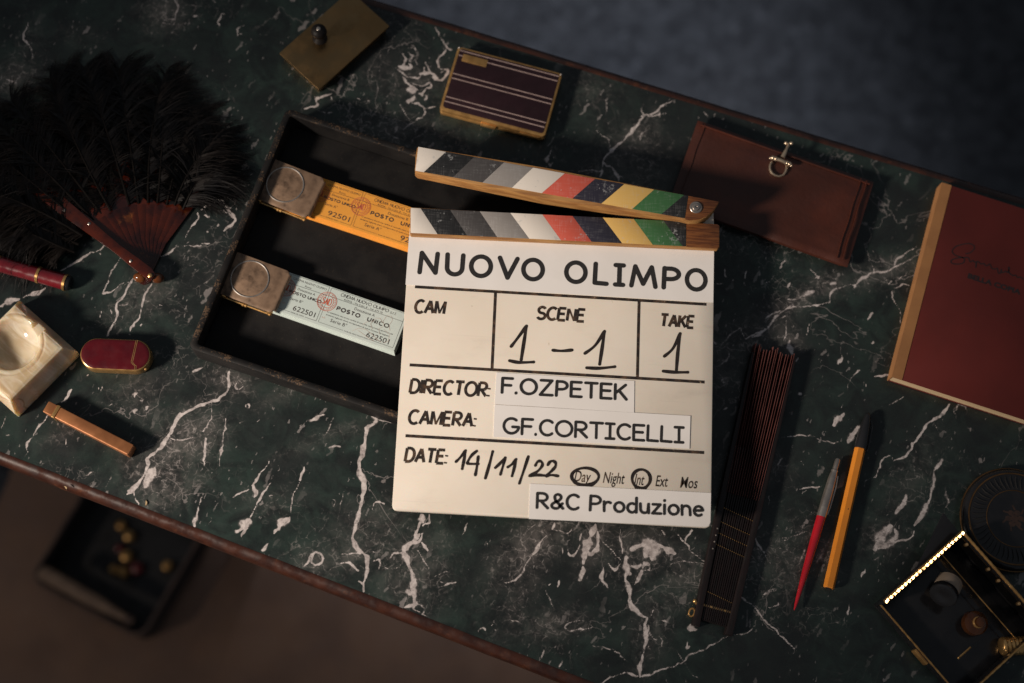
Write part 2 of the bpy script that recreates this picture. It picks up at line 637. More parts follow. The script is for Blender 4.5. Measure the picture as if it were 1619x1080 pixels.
def materials():
    M['marble'] = marble_mat()
    M['rim_wood'] = mat('rim_wood', (.050, .0165, .0095), (.028, .011, .008), 70, rough=.34, stretch=(1, 1, 1), bump=.2, bscale=120, bdist=.0004,
                        c3=(.15, .052, .022), scale3=60, lo3=.58, hi3=.76)
    M['carpet'] = mat('carpet', (.026, .028, .034), (.060, .064, .074), 30, .30, .72, rough=.95, bump=.8, bscale=400, bdist=.004,
                      c3=(.12, .126, .142), scale3=55, lo3=.50, hi3=.80)
    M['brown_cloth'] = mat('brown_cloth', (.26, .150, .100), (.20, .118, .084), 9, rough=.9, bump=.3, bscale=500, bdist=.002)
    M['dark_case'] = mat('dark_case', (.024, .022, .022), rough=.6)
    M['case_rim'] = mat('case_rim', (.13, .075, .055), (.08, .05, .04), 40, rough=.6)
    M['pale_wood'] = mat('pale_wood', (.30, .19, .12), (.2, .12, .08), 60, rough=.6, stretch=(1, 5, 1))
    # tray: black with brown wear on the top edges
    N = Nodes('black_tray')
    sx = N.n('ShaderNodeSeparateXYZ')
    N.l(N.co(), sx.inputs[0])
    up = N.ramp(sx.outputs[2], .0245, .0268)
    wear = N.math('MULTIPLY', up, N.ramp(N.math('ADD', N.math('MULTIPLY', N.noise(70, 5), .5), N.math('MULTIPLY', N.noise(700, 4), .5)), .53, .60))
    dust = N.ramp(N.noise(1300, 3, .5), .70, .74)
    col = N.mix(N.ramp(N.noise(30, 5), .3, .7), (.0085, .0080, .0084), (.0135, .0120, .0115))
    col = N.mix(N.math('MULTIPLY', dust, .5), col, (.16, .11, .07))
    col = N.mix(N.math('MULTIPLY', wear, .42), col, (.21, .125, .07))
    N.l(col, N.b.inputs['Base Color'])
    N.l(N.ramp(N.noise(60, 5), .3, .7, .45, .7), N.b.inputs['Roughness'])
    N.b.inputs['Specular IOR Level'].default_value = .2
    N.bump(N.noise(500, 4), .2, .0003)
    M['black_tray'] = N.m
    M['worn_steel'] = mat('worn_steel', (.29, .185, .120), (.20, .125, .080), 110, rough=.58, metal=.10, rvar=.12,
                          c3=(.055, .032, .020), scale3=75, lo3=.46, hi3=.72, bump=.3, bscale=700)
    M['bright_steel'] = mat('bright_steel', (.54, .48, .43), (.42, .37, .33), 90, rough=.33, metal=.85, rvar=.08)
    M['orange_paper'] = mat('orange_paper', (.82, .36, .05), (.77, .32, .042), 60, rough=.75, bump=.1)
    M['green_paper'] = mat('green_paper', (.56, .62, .59), (.52, .59, .56), 60, rough=.75, bump=.1)
    M['ticket_ink'] = mat('ticket_ink', (.035, .028, .028), (.09, .06, .05), 900, .45, .75, rough=.8)
    M['stamp_ink'] = mat('stamp_ink', (.50, .075, .035), (.56, .16, .09), 600, rough=.8)
    M['sketch_ink'] = mat('sketch_ink', (.50, .36, .30), (.54, .44, .38), 600, rough=.8)
    # board: cream acrylic with wiped ink, scratches and thumbed edges
    N = Nodes('acrylic')
    col = N.mix(N.ramp(N.noise(14, 5, .6), .3, .7), (.785, .705, .615), (.745, .655, .555))
    wipe = N.math('MULTIPLY', N.ramp(N.noise(1.0, 5, .65, N.mapping((14, 46, 1), (0, 0, rad(12)))), .50, .74), N.ramp(N.noise(26, 5, .6), .40, .66))
    col = N.mix(N.math('MULTIPLY', wipe, .42), col, (.50, .43, .37))
    spot = N.ramp(N.noise(120, 4, .6), .70, .76)
    col = N.mix(N.math('MULTIPLY', spot, .45), col, (.42, .31, .21))
    scr = N.math('ADD', N.ramp(N.noise(1.0, 2, .5, N.mapping((9, 900, 1), (0, 0, rad(31)))), .71, .75), N.ramp(N.noise(1.0, 2, .5, N.mapping((11, 800, 1), (0, 0, rad(-24)))), .72, .76))
    col = N.mix(N.math('MULTIPLY', scr, .22, True), col, (.45, .39, .33))
    N.l(col, N.b.inputs['Base Color'])
    N.l(N.ramp(wipe, 0, 1, .34, .6), N.b.inputs['Roughness'])
    N.b.inputs['Subsurface Weight'].default_value = .05
    N.b.inputs['Subsurface Scale'].default_value = .004
    N.bump(N.math('ADD', scr, N.noise(260, 3)), .05, .0002)
    M['acrylic'] = N.m
    M['white_paper'] = mat('white_paper', (.88, .83, .80), (.84, .79, .755), 30, rough=.6, rvar=.08)
    M['black_ink'] = mat('black_ink', (.022, .020, .020), (.030, .027, .026), 500, rough=.5)
    M['worn_ink'] = mat('worn_ink', (.018, .012, .010), (.12, .066, .036), 150, .44, .72, rough=.6,
                        c3=(.36, .25, .17), scale3=360, lo3=.62, hi3=.74)
    M['marker_ink'] = mat('marker_ink', (.020, .016, .015), (.034, .024, .020), 200, rough=.35)

    def tape(name, c, k=.75, sc=1.0):
        N = Nodes(name)
        wv = []
        for ax, s in ((0, 1150), (1, 900)):
            v = N.mapping((s if ax == 0 else 70, s if ax == 1 else 70, 1), (0, 0, rad(4)))
            wv.append(N.noise(1.0, 2, .5, v))
        weave = N.math('ADD', N.math('MULTIPLY', wv[0], .5), N.math('MULTIPLY', wv[1], .5))
        worn = N.math('MULTIPLY', N.ramp(weave, .47, .60), N.ramp(N.noise(90, 6, .7), .36, .64))
        lightc = tuple(min(1, x * .75 + .17 * sc) for x in c)
        chip = N.ramp(N.math('ADD', N.math('MULTIPLY', N.noise(260, 5, .7), .6), N.math('MULTIPLY', N.noise(45, 3), .4)), .585, .615)
        N.l(N.mix(N.math('MULTIPLY', chip, .7), N.mix(N.math('MULTIPLY', worn, k), c, lightc), tuple(.35 * x + .30 for x in c)), N.b.inputs['Base Color'])
        N.l(N.ramp(weave, .3, .7, .32, .6), N.b.inputs['Roughness'])
        N.bump(weave, .25, .0002)
        M[name] = N.m
    tape('white_tape', (.76, .69, .62), .35)
    tape('black_tape', (.018, .018, .019), .42, .6)
    tape('dark_grey_tape', (.072, .066, .066), .40, .7)
    tape('light_grey_tape', (.29, .265, .25), .5)
    tape('red_tape', (.58, .105, .070), .5)
    tape('navy_tape', (.026, .024, .038), .5, .7)
    tape('yellow_tape', (.70, .44, .135), .4)
    tape('green_tape', (.045, .135, .050), .5, .6)
    M['raw_wood'] = mat('raw_wood', (.40, .205, .065), (.26, .115, .035), 30, rough=.6, stretch=(1, 9, 9), bump=.3, bscale=160, bdist=.0004,
                        c3=(.08, .03, .012), scale3=50, lo3=.62, hi3=.80)
    M['varnished_wood'] = mat('varnished_wood', (.19, .068, .020), (.095, .030, .010), 45, rough=.38, stretch=(1, 12, 12), bump=.35, bscale=120,
                              c3=(.035, .012, .006), scale3=90, lo3=.56, hi3=.72, coat=.2)
    M['gold'] = mat('gold', (.78, .46, .18), (.66, .37, .13), 120, rough=.27, metal=.80, rvar=.08)
    M['dull_gold'] = mat('dull_gold', (.66, .37, .13), (.48, .26, .09), 120, rough=.36, metal=.7, rvar=.08)
    M['brass'] = mat('brass', (.36, .225, .105), (.29, .175, .078), 40, rough=.38, metal=1.0, rvar=.10,
                     c3=(.12, .06, .03), scale3=60, lo3=.64, hi3=.8)
    M['copper'] = mat('copper', (.50, .205, .085), (.38, .150, .062), 60, rough=.36, metal=.5, rvar=.1)
    M['red_lacquer'] = mat('red_lacquer', (.16, .010, .016), (.12, .007, .012), 60, rough=.25, coat=.5, spec=.5)
    M['wine_enamel'] = mat('wine_enamel', (.085, .006, .010), (.065, .005, .009), 90, rough=.30, coat=.1, spec=.3)
    M['dark_enamel'] = mat('dark_enamel', (.030, .013, .017), (.024, .011, .014), 60, rough=.34, spec=.3)
    M['stripe_metal'] = mat('stripe_metal', (.56, .40, .36), (.46, .33, .30), 200, rough=.45, metal=.25)
    M['black_gloss'] = mat('black_gloss', (.012, .012, .014), (.018, .017, .018), 60, rough=.18, spec=.45)
    M['knob_black'] = mat('knob_black', (.010, .008, .008), (.016, .012, .010), 90, rough=.5, spec=.22)
    M['black_plastic'] = mat('black_plastic', (.018, .018, .020), rough=.22, rvar=.06)
    # onyx
    N = Nodes('onyx')
    w = N.noise(16, 4, .5, dist=1.6)
    col = N.mix(N.ramp(w, .35, .65), (.70, .58, .42), (.52, .39, .24))
    band = N.noise(1.0, 4, .6, N.mapping((18, 95, 30), (0, 0, rad(38))), .8)
    col = N.mix(N.ramp(band, .50, .72, 0, .75), col, (.80, .73, .61))
    crack = N.math('ABSOLUTE', N.math('SUBTRACT', N.noise(9, 3, .5, dist=.5, vec=N.mapping((1, 1, 1), loc=(.013, .02, 0))), .53))
    col = N.mix(N.math('MULTIPLY', N.ramp(crack, 0, .010, .7, 0), N.ramp(N.noise(40, 2), .42, .6)), col, (.36, .16, .05))
    N.l(col, N.b.inputs['Base Color'])
    N.set(Roughness=.10)
    N.b.inputs['Subsurface Weight'].default_value = .7
    N.b.inputs['Subsurface Radius'].default_value = (1, .7, .4)
    N.b.inputs['Subsurface Scale'].default_value = .014
    M['onyx'] = N.m
    M['tortoiseshell'] = mat('tortoiseshell', (.10, .016, .006), (.028, .005, .004), 45, rough=.2, trans=.25, coat=.4, stretch=(1, 1, 1),
                             c3=(.26, .075, .018), scale3=55, lo3=.60, hi3=.78)
    M['amber_shell'] = mat('amber_shell', (.20, .06, .014), (.10, .028, .008), 60, rough=.2, trans=.25, coat=.4)
    M['plume'] = mat('plume', (.0070, .0066, .0072), (.013, .0100, .0090), 30, rough=.45, spec=.22)
    M['plume_shaft'] = mat('plume_shaft', (.006, .0045, .004), rough=.6, spec=.1)
    M['red_leather'] = mat('red_leather', (.088, .021, .011), (.052, .015, .009), 14, rough=.40, bump=.5, bscale=260, bdist=.0006,
                           c3=(.050, .016, .013), scale3=22, lo3=.56, hi3=.8)
    M['book_cloth'] = mat('book_cloth', (.130, .022, .019), (.098, .018, .016), 9, rough=.85, spec=.2, bump=.5, bscale=1800, bdist=.0002)
    M['book_tape'] = mat('book_tape', (.36, .165, .060), (.31, .138, .050), 50, rough=.7, bump=.5, bscale=1600, bdist=.0002)
    N = Nodes('page_edges')
    ln = N.noise(1.0, 2, .5, N.mapping((8, 8, 3500)))
    N.l(N.mix(N.ramp(ln, .4, .65), (.66, .49, .30), (.46, .32, .18)), N.b.inputs['Base Color'])
    N.set(Roughness=.85)
    M['page_edges'] = N.m
    M['book_ink'] = mat('book_ink', (.010, .008, .010), rough=.7)
    M['fan_wood'] = mat('fan_wood', (.017, .0105, .0105), (.012, .0095, .0098), 60, rough=.42, spec=.3, stretch=(1, 8, 8))
    M['fan_leaf'] = mat('fan_leaf', (.125, .040, .034), (.080, .027, .024), 60, rough=.6)
    M['red_plastic'] = mat('red_plastic', (.48, .012, .022), (.40, .010, .018), 60, rough=.15, rvar=.04, coat=.5)
    M['orange_plastic'] = mat('orange_plastic', (.72, .245, .028), (.66, .22, .025), 60, rough=.36)
    M['cream_paper'] = mat('cream_paper', (.34, .26, .20), (.25, .19, .14), 60, rough=.7)
    M['amber_glass'] = mat('amber_glass', (.16, .055, .018), (.10, .03, .01), 60, rough=.08, trans=.5)
    M['rose_print'] = mat('rose_print', (.060, .030, .020), (.036, .020, .015), 300, rough=.5)
    M['rib_print'] = mat('rib_print', (.018, .016, .015), rough=.5)
    M['chip'] = mat('chip', (.55, .40, .22), (.45, .30, .16), 300, rough=.8)
    M['mirror_dark'] = mat('mirror_dark', (.30, .24, .17), (.22, .17, .12), 30, rough=.10, metal=1.0, rvar=.04)
    M['pale_gold'] = mat('pale_gold', (.74, .58, .42), (.62, .47, .33), 120, rough=.26, metal=.85)
    M['dark_gold'] = mat('dark_gold', (.22, .115, .05), (.13, .07, .03), 60, rough=.3, metal=.8)
    M['bead_gold'] = mat('bead_gold', (.92, .58, .27), (.84, .50, .21), 120, rough=.30, metal=.95, rvar=.03)
    M['red_bead'] = mat('red_bead', (.25, .03, .03), rough=.3, coat=.5)
# ------------------------------------------------------------------ the setting: floor, bench, table
materials()


def polyw(px_pts, h=0.0):
    return [P(a, b, h) for a, b in px_pts]


def build_floor():
    bm = bmesh.new()
    bmesh.ops.create_grid(bm, x_segments=1, y_segments=1, size=6)
    o = link('floor', finish('floor', bm), M['carpet'], loc=(0, 0, -0.75))
    o['kind'] = 'structure'
    o['label'] = 'dark blue grey mottled carpet far below the table'
    o['category'] = 'floor'


# every vein of the marble that can be traced: crop origin, crop scale, then (half width in photograph pixels, strength, points)
VEINS = [
    ((200, 560, 3.177), [
        (2.4, 1, [(520, 90), (510, 150), (495, 200), (460, 235), (420, 250), (340, 270), (280, 300), (240, 350), (205, 410), (180, 460), (130, 500), (110, 520), (110, 560), (80, 620), (30, 680), (0, 700)]),
        (4.5, .9, [(270, 300), (235, 360), (215, 390)]), (3.5, .9, [(520, 95), (505, 150), (495, 210)]),
        (1.4, .9, [(30, 690), (60, 750)]), (1.2, .8, [(205, 410), (250, 430), (330, 410)]),
        (9, .9, [(135, 580), (110, 640), (95, 665)]), (4, .8, [(75, 625), (30, 680), (5, 690)]),
        (2.6, .9, [(395, 410), (385, 470), (390, 530), (400, 550)]), (3.5, .8, [(400, 545), (392, 560)]),
        (1.0, .7, [(510, 320), (500, 380), (480, 460), (460, 570)]), (1.2, .8, [(430, 260), (435, 330), (380, 380)]),
        (1.2, .8, [(380, 700), (360, 760)]), (4, .85, [(355, 770), (345, 820), (332, 860)]),
        (1.2, .9, [(720, 540), (700, 580), (655, 630), (635, 660)]), (4, .9, [(640, 655), (655, 690), (648, 715)]), (1.4, .9, [(620, 680), (540, 720)]),
        (1.4, .8, [(730, 640), (680, 720), (640, 770), (615, 820)]), (7, .85, [(605, 830), (585, 865), (560, 890)]), (3, .9, [(600, 870), (580, 915)]),
        (1.4, .8, [(870, 650), (835, 720), (825, 800)]), (2.6, .9, [(897, 560), (890, 590), (875, 640)]), (6, .95, [(815, 825), (780, 850), (755, 885)]), (2.5, .9, [(750, 885), (735, 910)]),
        (5, .8, [(710, 950), (690, 990)]),
        (7, .95, [(1225, 300), (1250, 322), (1240, 335)]), (3, .9, [(1250, 325), (1300, 335), (1345, 350)]),
        (3.0, 1, [(1245, 330), (1215, 370), (1195, 440), (1180, 520), (1170, 580), (1185, 650), (1180, 730), (1165, 810), (1140, 880), (1130, 920), (1150, 970), (1190, 1000), (1205, 1070)]),
        (4.0, .9, [(1170, 560), (1185, 640), (1182, 700)]), (4, .8, [(1140, 860), (1132, 910)]),
        (2.0, .9, [(885, 1070), (915, 1035), (935, 1005), (970, 1005), (985, 1035), (960, 1065), (925, 1045), (935, 1010)]), (4, .8, [(930, 1020), (950, 1000), (980, 1020)]),
        (1.3, .8, [(590, 160), (570, 135), (550, 160), (570, 185), (590, 165)]), (1.2, .9, [(595, 262), (605, 247), (617, 258), (607, 273), (595, 264)]),
        (4.5, .7, [(925, 325), (960, 310), (990, 295)]), (3.5, .7, [(1015, 475), (1050, 465), (1085, 468)]), (1, .7, [(1020, 345), (1005, 395)]),
        (1, .7, [(1090, 690), (1075, 750), (1070, 800)]), (1.5, .7, [(1030, 730), (1045, 745), (1035, 770), (1025, 745)]),
        (3, .7, [(50, 195), (45, 215)]), (3, .7, [(40, 280), (50, 300)]), (2.5, .8, [(110, 260), (95, 278)]), (3, .75, [(340, 90), (385, 75)]),
        (1, .7, [(570, 340), (600, 325)]), (1.2, .7, [(645, 330), (665, 320)]), (1, .7, [(695, 325), (710, 310)]), (2, .7, [(410, 850), (425, 825)]), (1, .7, [(720, 715), (750, 705)]),
        (1.5, .7, [(760, 560), (770, 580), (755, 590)]), (1.2, .8, [(860, 250), (865, 275)])]),
    ((420, 640, 3.1775), [
        (1.6, .85, [(530, 530), (545, 500), (575, 490), (605, 497)]), (2, .9, [(385, 745), (430, 740), (470, 745)]), (2.4, .9, [(385, 800), (420, 795), (460, 830)]),
        (2.2, 1, [(470, 740), (510, 765), (505, 830), (490, 890), (495, 940)]), (1.8, .9, [(465, 885), (490, 900)]),
        (7, .9, [(775, 550), (775, 600)]), (1.6, .9, [(820, 550), (812, 590), (780, 610)]), (2.5, 1, [(765, 600), (755, 640), (748, 690)]),
        (4.0, 1, [(770, 650), (745, 695), (700, 725), (705, 765), (725, 810), (745, 860), (752, 920), (750, 970), (740, 1015)]),
        (2.0, .9, [(785, 640), (780, 680), (745, 700)]), (4, .9, [(740, 900), (755, 930), (745, 985)]),
        (2.6, .9, [(790, 685), (825, 735)]), (6, .8, [(725, 720), (700, 745)]),
        (2.0, .9, [(690, 745), (640, 740), (610, 770)]), (1.6, .85, [(770, 730), (800, 785), (830, 825)]),
        (1.8, .8, [(540, 790), (560, 775), (580, 800), (565, 830)]), (1.4, .8, [(600, 820), (650, 830), (690, 800)]), (1.4, .7, [(520, 740), (600, 745)]),
        (7, .8, [(720, 925), (740, 940)]), (4, .9, [(690, 1010), (740, 995), (765, 985)]), (2, .9, [(745, 1020), (815, 1062)]), (2, .8, [(765, 990), (800, 1020), (790, 1045)]),
        (1.3, .7, [(850, 880), (900, 900), (960, 890)])]),
    ((640, 820, 4.153), [
        (3.5, .85, [(975, 30), (960, 70)]), (2.2, .8, [(930, 110), (880, 180), (835, 250), (800, 315), (765, 365), (700, 405), (650, 420)]), (1.5, .7, [(850, 20), (790, 100), (740, 190)]),
        (3, .7, [(880, 170), (830, 240)]), (1.6, .8, [(960, 75), (1070, 85), (1105, 40)]),
        (6, .95, [(1260, 30), (1225, 110)]), (6.5, .95, [(1215, 130), (1190, 200), (1170, 280)]), (4, .9, [(1270, 90), (1265, 200), (1215, 230)]), (5, .95, [(1170, 300), (1175, 340), (1155, 390)]),
        (1.8, .85, [(1165, 90), (1150, 180), (1110, 250), (1090, 240), (1085, 205)]), (1.6, .8, [(1045, 190), (1048, 255)]),
        (3.2, .8, [(1310, 315), (1300, 380), (1325, 455)]), (3, .8, [(1030, 400), (1010, 440)]), (3, .8, [(965, 430), (950, 440)]), (1.2, .7, [(945, 480), (960, 550), (975, 580)]),
        (1.4, .75, [(605, 640), (580, 710)]), (1.2, .75, [(690, 660), (740, 670), (775, 690)]), (2, .7, [(485, 745), (520, 720), (540, 750)]), (2, .8, [(600, 745), (615, 755)]),
        (1.2, .8, [(1190, 675), (1110, 670), (1060, 690), (1050, 715), (1090, 735), (1240, 715)]), (2, .7, [(930, 870), (910, 915)]), (2.2, .8, [(1020, 925), (1005, 970)]),
        (1.2, .7, [(195, 400), (215, 370), (300, 340)]), (1.6, .7, [(210, 460), (270, 430), (340, 410)]), (1.2, .7, [(365, 130), (400, 70), (420, 30)]), (5, .55, [(650, 145), (690, 120)]), (2, .7, [(515, 190), (535, 165), (545, 195)])]),
    ((900, 820, 4.153), [
        (8, .95, [(410, 190), (480, 165), (540, 180), (560, 230), (555, 280)]), (6, .95, [(380, 250), (372, 320), (385, 360)]), (7, .95, [(500, 200), (520, 260)]), (5, .9, [(560, 180), (620, 190), (660, 215), (700, 235)]),
        (4, .9, [(470, 340), (455, 390), (425, 440)]), (3.5, .9, [(370, 330), (362, 400), (385, 450)]), (2, .9, [(480, 325), (500, 300), (530, 310), (525, 345), (490, 345)]), (4, .8, [(400, 310), (440, 320), (480, 300)]),
        (3.5, 1, [(365, 400), (385, 470), (388, 540), (420, 600), (460, 630), (500, 645)]), (2.6, 1, [(500, 640), (505, 700), (512, 770), (500, 840), (485, 920), (470, 980), (470, 1040)]),
        (1.6, .9, [(520, 700), (540, 770), (580, 800)]), (2.2, .8, [(515, 640), (535, 600)]), (5, .7, [(490, 910), (480, 935)]), (1.5, .8, [(520, 820), (545, 870)]),
        (1.8, .9, [(475, 1032), (420, 1022), (360, 1010)]), (1.2, .8, [(360, 1015), (280, 1045), (200, 1080)]), (1.2, .8, [(475, 1035), (600, 1000), (700, 975), (800, 905), (950, 840), (1040, 770), (1170, 745), (1230, 700)]),
        (1.2, .7, [(700, 890), (760, 960), (840, 1050)]), (1.6, .75, [(160, 830), (240, 840), (310, 875), (380, 940)]), (1.5, .75, [(0, 740), (80, 730), (160, 715)]),
        (1.2, .75, [(325, 60), (340, 140), (350, 220)]), (1.4, .8, [(220, 150), (290, 210), (330, 270)]), (1.8, .85, [(260, 285), (300, 325), (335, 290)]),
        (2.2, .85, [(600, 70), (620, 95)]), (1.5, .9, [(710, 100), (740, 150), (800, 205)]), (1.2, .8, [(800, 205), (890, 290)]), (2.6, .85, [(800, 70), (770, 120), (755, 155)]),
        (1.5, .7, [(650, 330), (680, 300), (760, 290), (890, 300)]), (3, .85, [(830, 670), (795, 720), (830, 735)]), (2, .85, [(770, 825), (760, 865), (785, 850)]), (1.5, .7, [(590, 765), (610, 800), (605, 840)]),
        (3, .7, [(615, 675), (640, 680)]), (1.3, .9, [(1105, 470), (1150, 520), (1230, 610), (1320, 700), (1380, 760), (1440, 810), (1495, 860)]), (2.6, .8, [(1135, 500), (1150, 515)]),
        (1.2, .75, [(1210, 120), (1260, 190), (1330, 300)]), (2, .65, [(1260, 515), (1300, 485), (1370, 470)]), (2.2, .7, [(1320, 590), (1355, 585), (1380, 560)]), (1.6, .65, [(1380, 170), (1450, 130)]), (1.4, .65, [(1370, 200), (1420, 215), (1470, 230)]),
        (4, .6, [(640, 1050), (660, 1075)]), (1.5, .6, [(765, 1050), (775, 1075)])]),
    ((1200, 640, 2.5725), [
        (2.0, .95, [(775, 0), (740, 45), (700, 75), (660, 120), (625, 175), (580, 220), (545, 235)]), (1.5, .8, [(545, 235), (530, 210), (490, 240), (480, 290), (470, 300)]), (3, .8, [(630, 170), (615, 190)]),
        (1.2, .7, [(715, 75), (740, 120)]), (6, .8, [(745, 230), (715, 265)]), (5, .8, [(712, 270), (708, 340), (695, 395)]), (6.5, .8, [(690, 400), (660, 450), (640, 490)]), (3, .8, [(635, 510), (615, 545), (560, 565)]),
        (9, .85, [(535, 490), (500, 550), (475, 600)]), (6, .8, [(550, 500), (560, 545), (490, 590)]), (6.5, .85, [(600, 375), (585, 410), (560, 440)]), (5, .9, [(338, 40), (300, 80)]), (7, .9, [(405, 85), (385, 115), (360, 150)]),
        (9, .55, [(300, 530), (260, 590), (225, 640)]), (4, .6, [(150, 660), (190, 590)]), (1.4, .7, [(90, 545), (150, 535), (200, 515)]), (1.3, .75, [(80, 135), (180, 125), (260, 145), (320, 150)]),
        (6, .65, [(105, 225), (75, 250)]), (2, .8, [(435, 665), (412, 690)]), (3, .7, [(365, 815), (357, 855)]), (2, .6, [(470, 640), (490, 625), (480, 680)]), (3, .65, [(310, 880), (318, 890)]), (4, .55, [(700, 980), (690, 1040)]),
        (1.4, .6, [(800, 60), (795, 30), (820, 5), (850, 15), (845, 40)]), (1, .6, [(430, 355), (440, 310), (470, 300)]), (1.6, .7, [(170, 240), (180, 250)]), (2, .7, [(170, 345), (255, 330)]), (3, .6, [(760, 330), (770, 390), (760, 420)]), (2.5, .6, [(850, 90), (870, 95)]),
        (3, .6, [(615, 300), (630, 310)]), (2, .6, [(15, 780), (70, 760)]), (2.4, .65, [(50, 830), (80, 815)])]),
    ((1120, 380, 3.6), [
        (3, .6, [(60, 620), (110, 550), (190, 500)]), (2.0, .7, [(190, 500), (215, 555), (270, 540), (340, 490)]), (2.8, .75, [(260, 560), (300, 530), (350, 485)]), (2.4, .8, [(340, 485), (420, 405), (480, 370)]), (3, .75, [(330, 440), (410, 400)]), (2.4, .75, [(400, 445), (440, 430)]),
        (3.5, .85, [(455, 390), (495, 375)]), (1.4, .8, [(480, 375), (550, 375), (620, 360), (690, 340)]), (3, .85, [(595, 362), (620, 360)]), (1.6, .8, [(690, 345), (700, 300), (740, 265), (820, 262)]), (3.5, .75, [(700, 300), (730, 275)]),
        (4, .7, [(440, 350), (490, 340)]), (5, .65, [(500, 335), (570, 295), (600, 290)]), (2.6, .85, [(825, 265), (870, 220), (940, 178)]), (3.5, .8, [(830, 255), (822, 275)]), (4, .75, [(940, 185), (980, 175)]), (1.8, .8, [(920, 150), (950, 180), (1010, 170), (1060, 150), (1150, 120)]),
        (1.6, .85, [(1055, 150), (1060, 125), (1100, 100), (1150, 60), (1180, 40)]), (1.4, .75, [(1050, 290), (1050, 330), (1090, 400), (1085, 470)]), (1.4, .75, [(1060, 280), (1090, 262), (1140, 262)]), (1.6, .7, [(1010, 235), (1035, 240), (1020, 260), (1010, 240)]), (1.3, .7, [(1080, 225), (1140, 195)]),
        (1.6, .7, [(440, 450), (435, 520), (435, 570)]), (5, .75, [(460, 560), (470, 605), (482, 640)]), (1.3, .8, [(572, 470), (555, 532)]), (3.2, .9, [(430, 115), (405, 155)]), (4, .9, [(470, 240), (455, 270)]), (3.2, .9, [(942, 415), (915, 455)]), (2.6, .9, [(945, 570), (930, 595)]),
        (4.5, .8, [(735, 695), (760, 660)]), (3, .6, [(758, 655), (752, 600)]), (3.6, .95, [(500, 875), (520, 862)]), (3, .8, [(772, 920), (765, 945)]), (4.2, .95, [(770, 985), (735, 1015), (700, 1050)]), (2.6, .9, [(905, 820), (898, 838)]), (1.0, .8, [(865, 735), (820, 770), (795, 810), (785, 850)]),
        (2.2, .8, [(950, 778), (990, 770), (1035, 755)]), (1.2, .75, [(305, 262), (340, 235), (360, 235), (380, 205)]), (1.6, .8, [(208, 180), (212, 215)]), (1.8, .8, [(212, 235), (214, 255)]), (2.2, .8, [(128, 232), (145, 225)]), (2.2, .8, [(130, 290), (140, 270)]), (1.4, .7, [(98, 160), (95, 215)]),
        (1.6, .7, [(40, 250), (75, 258)]), (3, .75, [(145, 600), (150, 595)]), (4, .65, [(40, 720), (90, 690), (120, 650)]), (2.2, .7, [(75, 800), (85, 790), (90, 805), (78, 812), (72, 800)]), (2.6, .65, [(100, 960), (120, 955)]), (4, .65, [(35, 560), (40, 590)]), (1.6, .75, [(290, 210), (288, 195)]), (1.4, .75, [(330, 90), (325, 105)]),
        (1.8, .7, [(575, 165), (600, 190), (615, 215)]), (1.4, .8, [(605, 215), (615, 205), (625, 215), (615, 228), (605, 217)]), (2.5, .7, [(745, 170), (770, 180)]), (5, .6, [(690, 250), (720, 235)]), (1.2, .7, [(120, 30), (122, 80)]), (2, .7, [(425, 975), (435, 930)]), (1.2, .7, [(1020, 940), (1060, 920), (1120, 900)]), (2.6, .7, [(495, 700), (515, 660)])]),
    ((820, 120, 5.143), [
        (2.2, .95, [(1255, 200), (1190, 225), (1150, 265), (1110, 300), (1030, 330)]), (1.8, .95, [(1030, 330), (990, 360), (940, 420), (890, 480), (870, 515), (810, 550), (770, 600), (710, 635), (685, 680)]), (2.6, .9, [(1010, 330), (1040, 325)]), (2.4, .9, [(860, 520), (810, 555)]), (3, .9, [(770, 600), (745, 605)]),
        (2.2, .9, [(685, 680), (710, 715), (750, 745), (790, 800), (805, 865)]), (3, .8, [(700, 700), (720, 725)]), (1.4, .9, [(1002, 260), (1015, 300), (1030, 330)]), (1.6, .85, [(1050, 335), (1110, 330), (1150, 320), (1190, 315)]), (1.4, .8, [(1140, 300), (1150, 340), (1170, 355)]),
        (1.1, .7, [(750, 595), (730, 540), (690, 490), (640, 430)]), (1.6, .85, [(685, 690), (665, 770), (640, 820)]), (1.3, .75, [(650, 775), (560, 768), (480, 765), (390, 775)]), (1.2, .7, [(640, 780), (560, 790), (480, 800)]), (2, .7, [(790, 790), (850, 840)]),
        (2.6, .8, [(275, 600), (245, 645)]), (3, .8, [(240, 645), (228, 700)]), (2, .75, [(240, 700), (270, 730), (285, 700)]), (1.6, .7, [(320, 590), (310, 610)]), (1.6, .7, [(290, 655), (295, 680)]),
        (2.2, .6, [(520, 70), (545, 45)]), (2, .6, [(535, 85), (550, 110)]), (2.2, .65, [(630, 40), (628, 105)]), (2, .55, [(700, 200), (715, 260), (720, 300)]), (2, .6, [(900, 190), (890, 195)]), (1.2, .5, [(600, 260), (590, 200), (560, 130)]),
        (3, .6, [(1040, 460), (1000, 480), (985, 520)]), (3, .55, [(930, 570), (980, 590)]), (1.5, .55, [(1100, 440), (1120, 560), (1090, 640), (1080, 720)]), (3, .55, [(1030, 650), (980, 690)]), (3, .6, [(930, 760), (985, 780)]), (3, .7, [(1510, 280), (1535, 325)])]),
    ((240, 230, 4.91), [
        (2.0, 1, [(400, 495), (440, 465), (480, 440), (530, 420), (580, 490), (610, 535), (645, 575), (640, 600), (590, 630), (560, 670)]), (2.4, .95, [(560, 480), (600, 525), (640, 570)]), (1.6, .9, [(515, 345), (512, 385), (520, 420)]), (1.6, .85, [(555, 395), (525, 415)]),
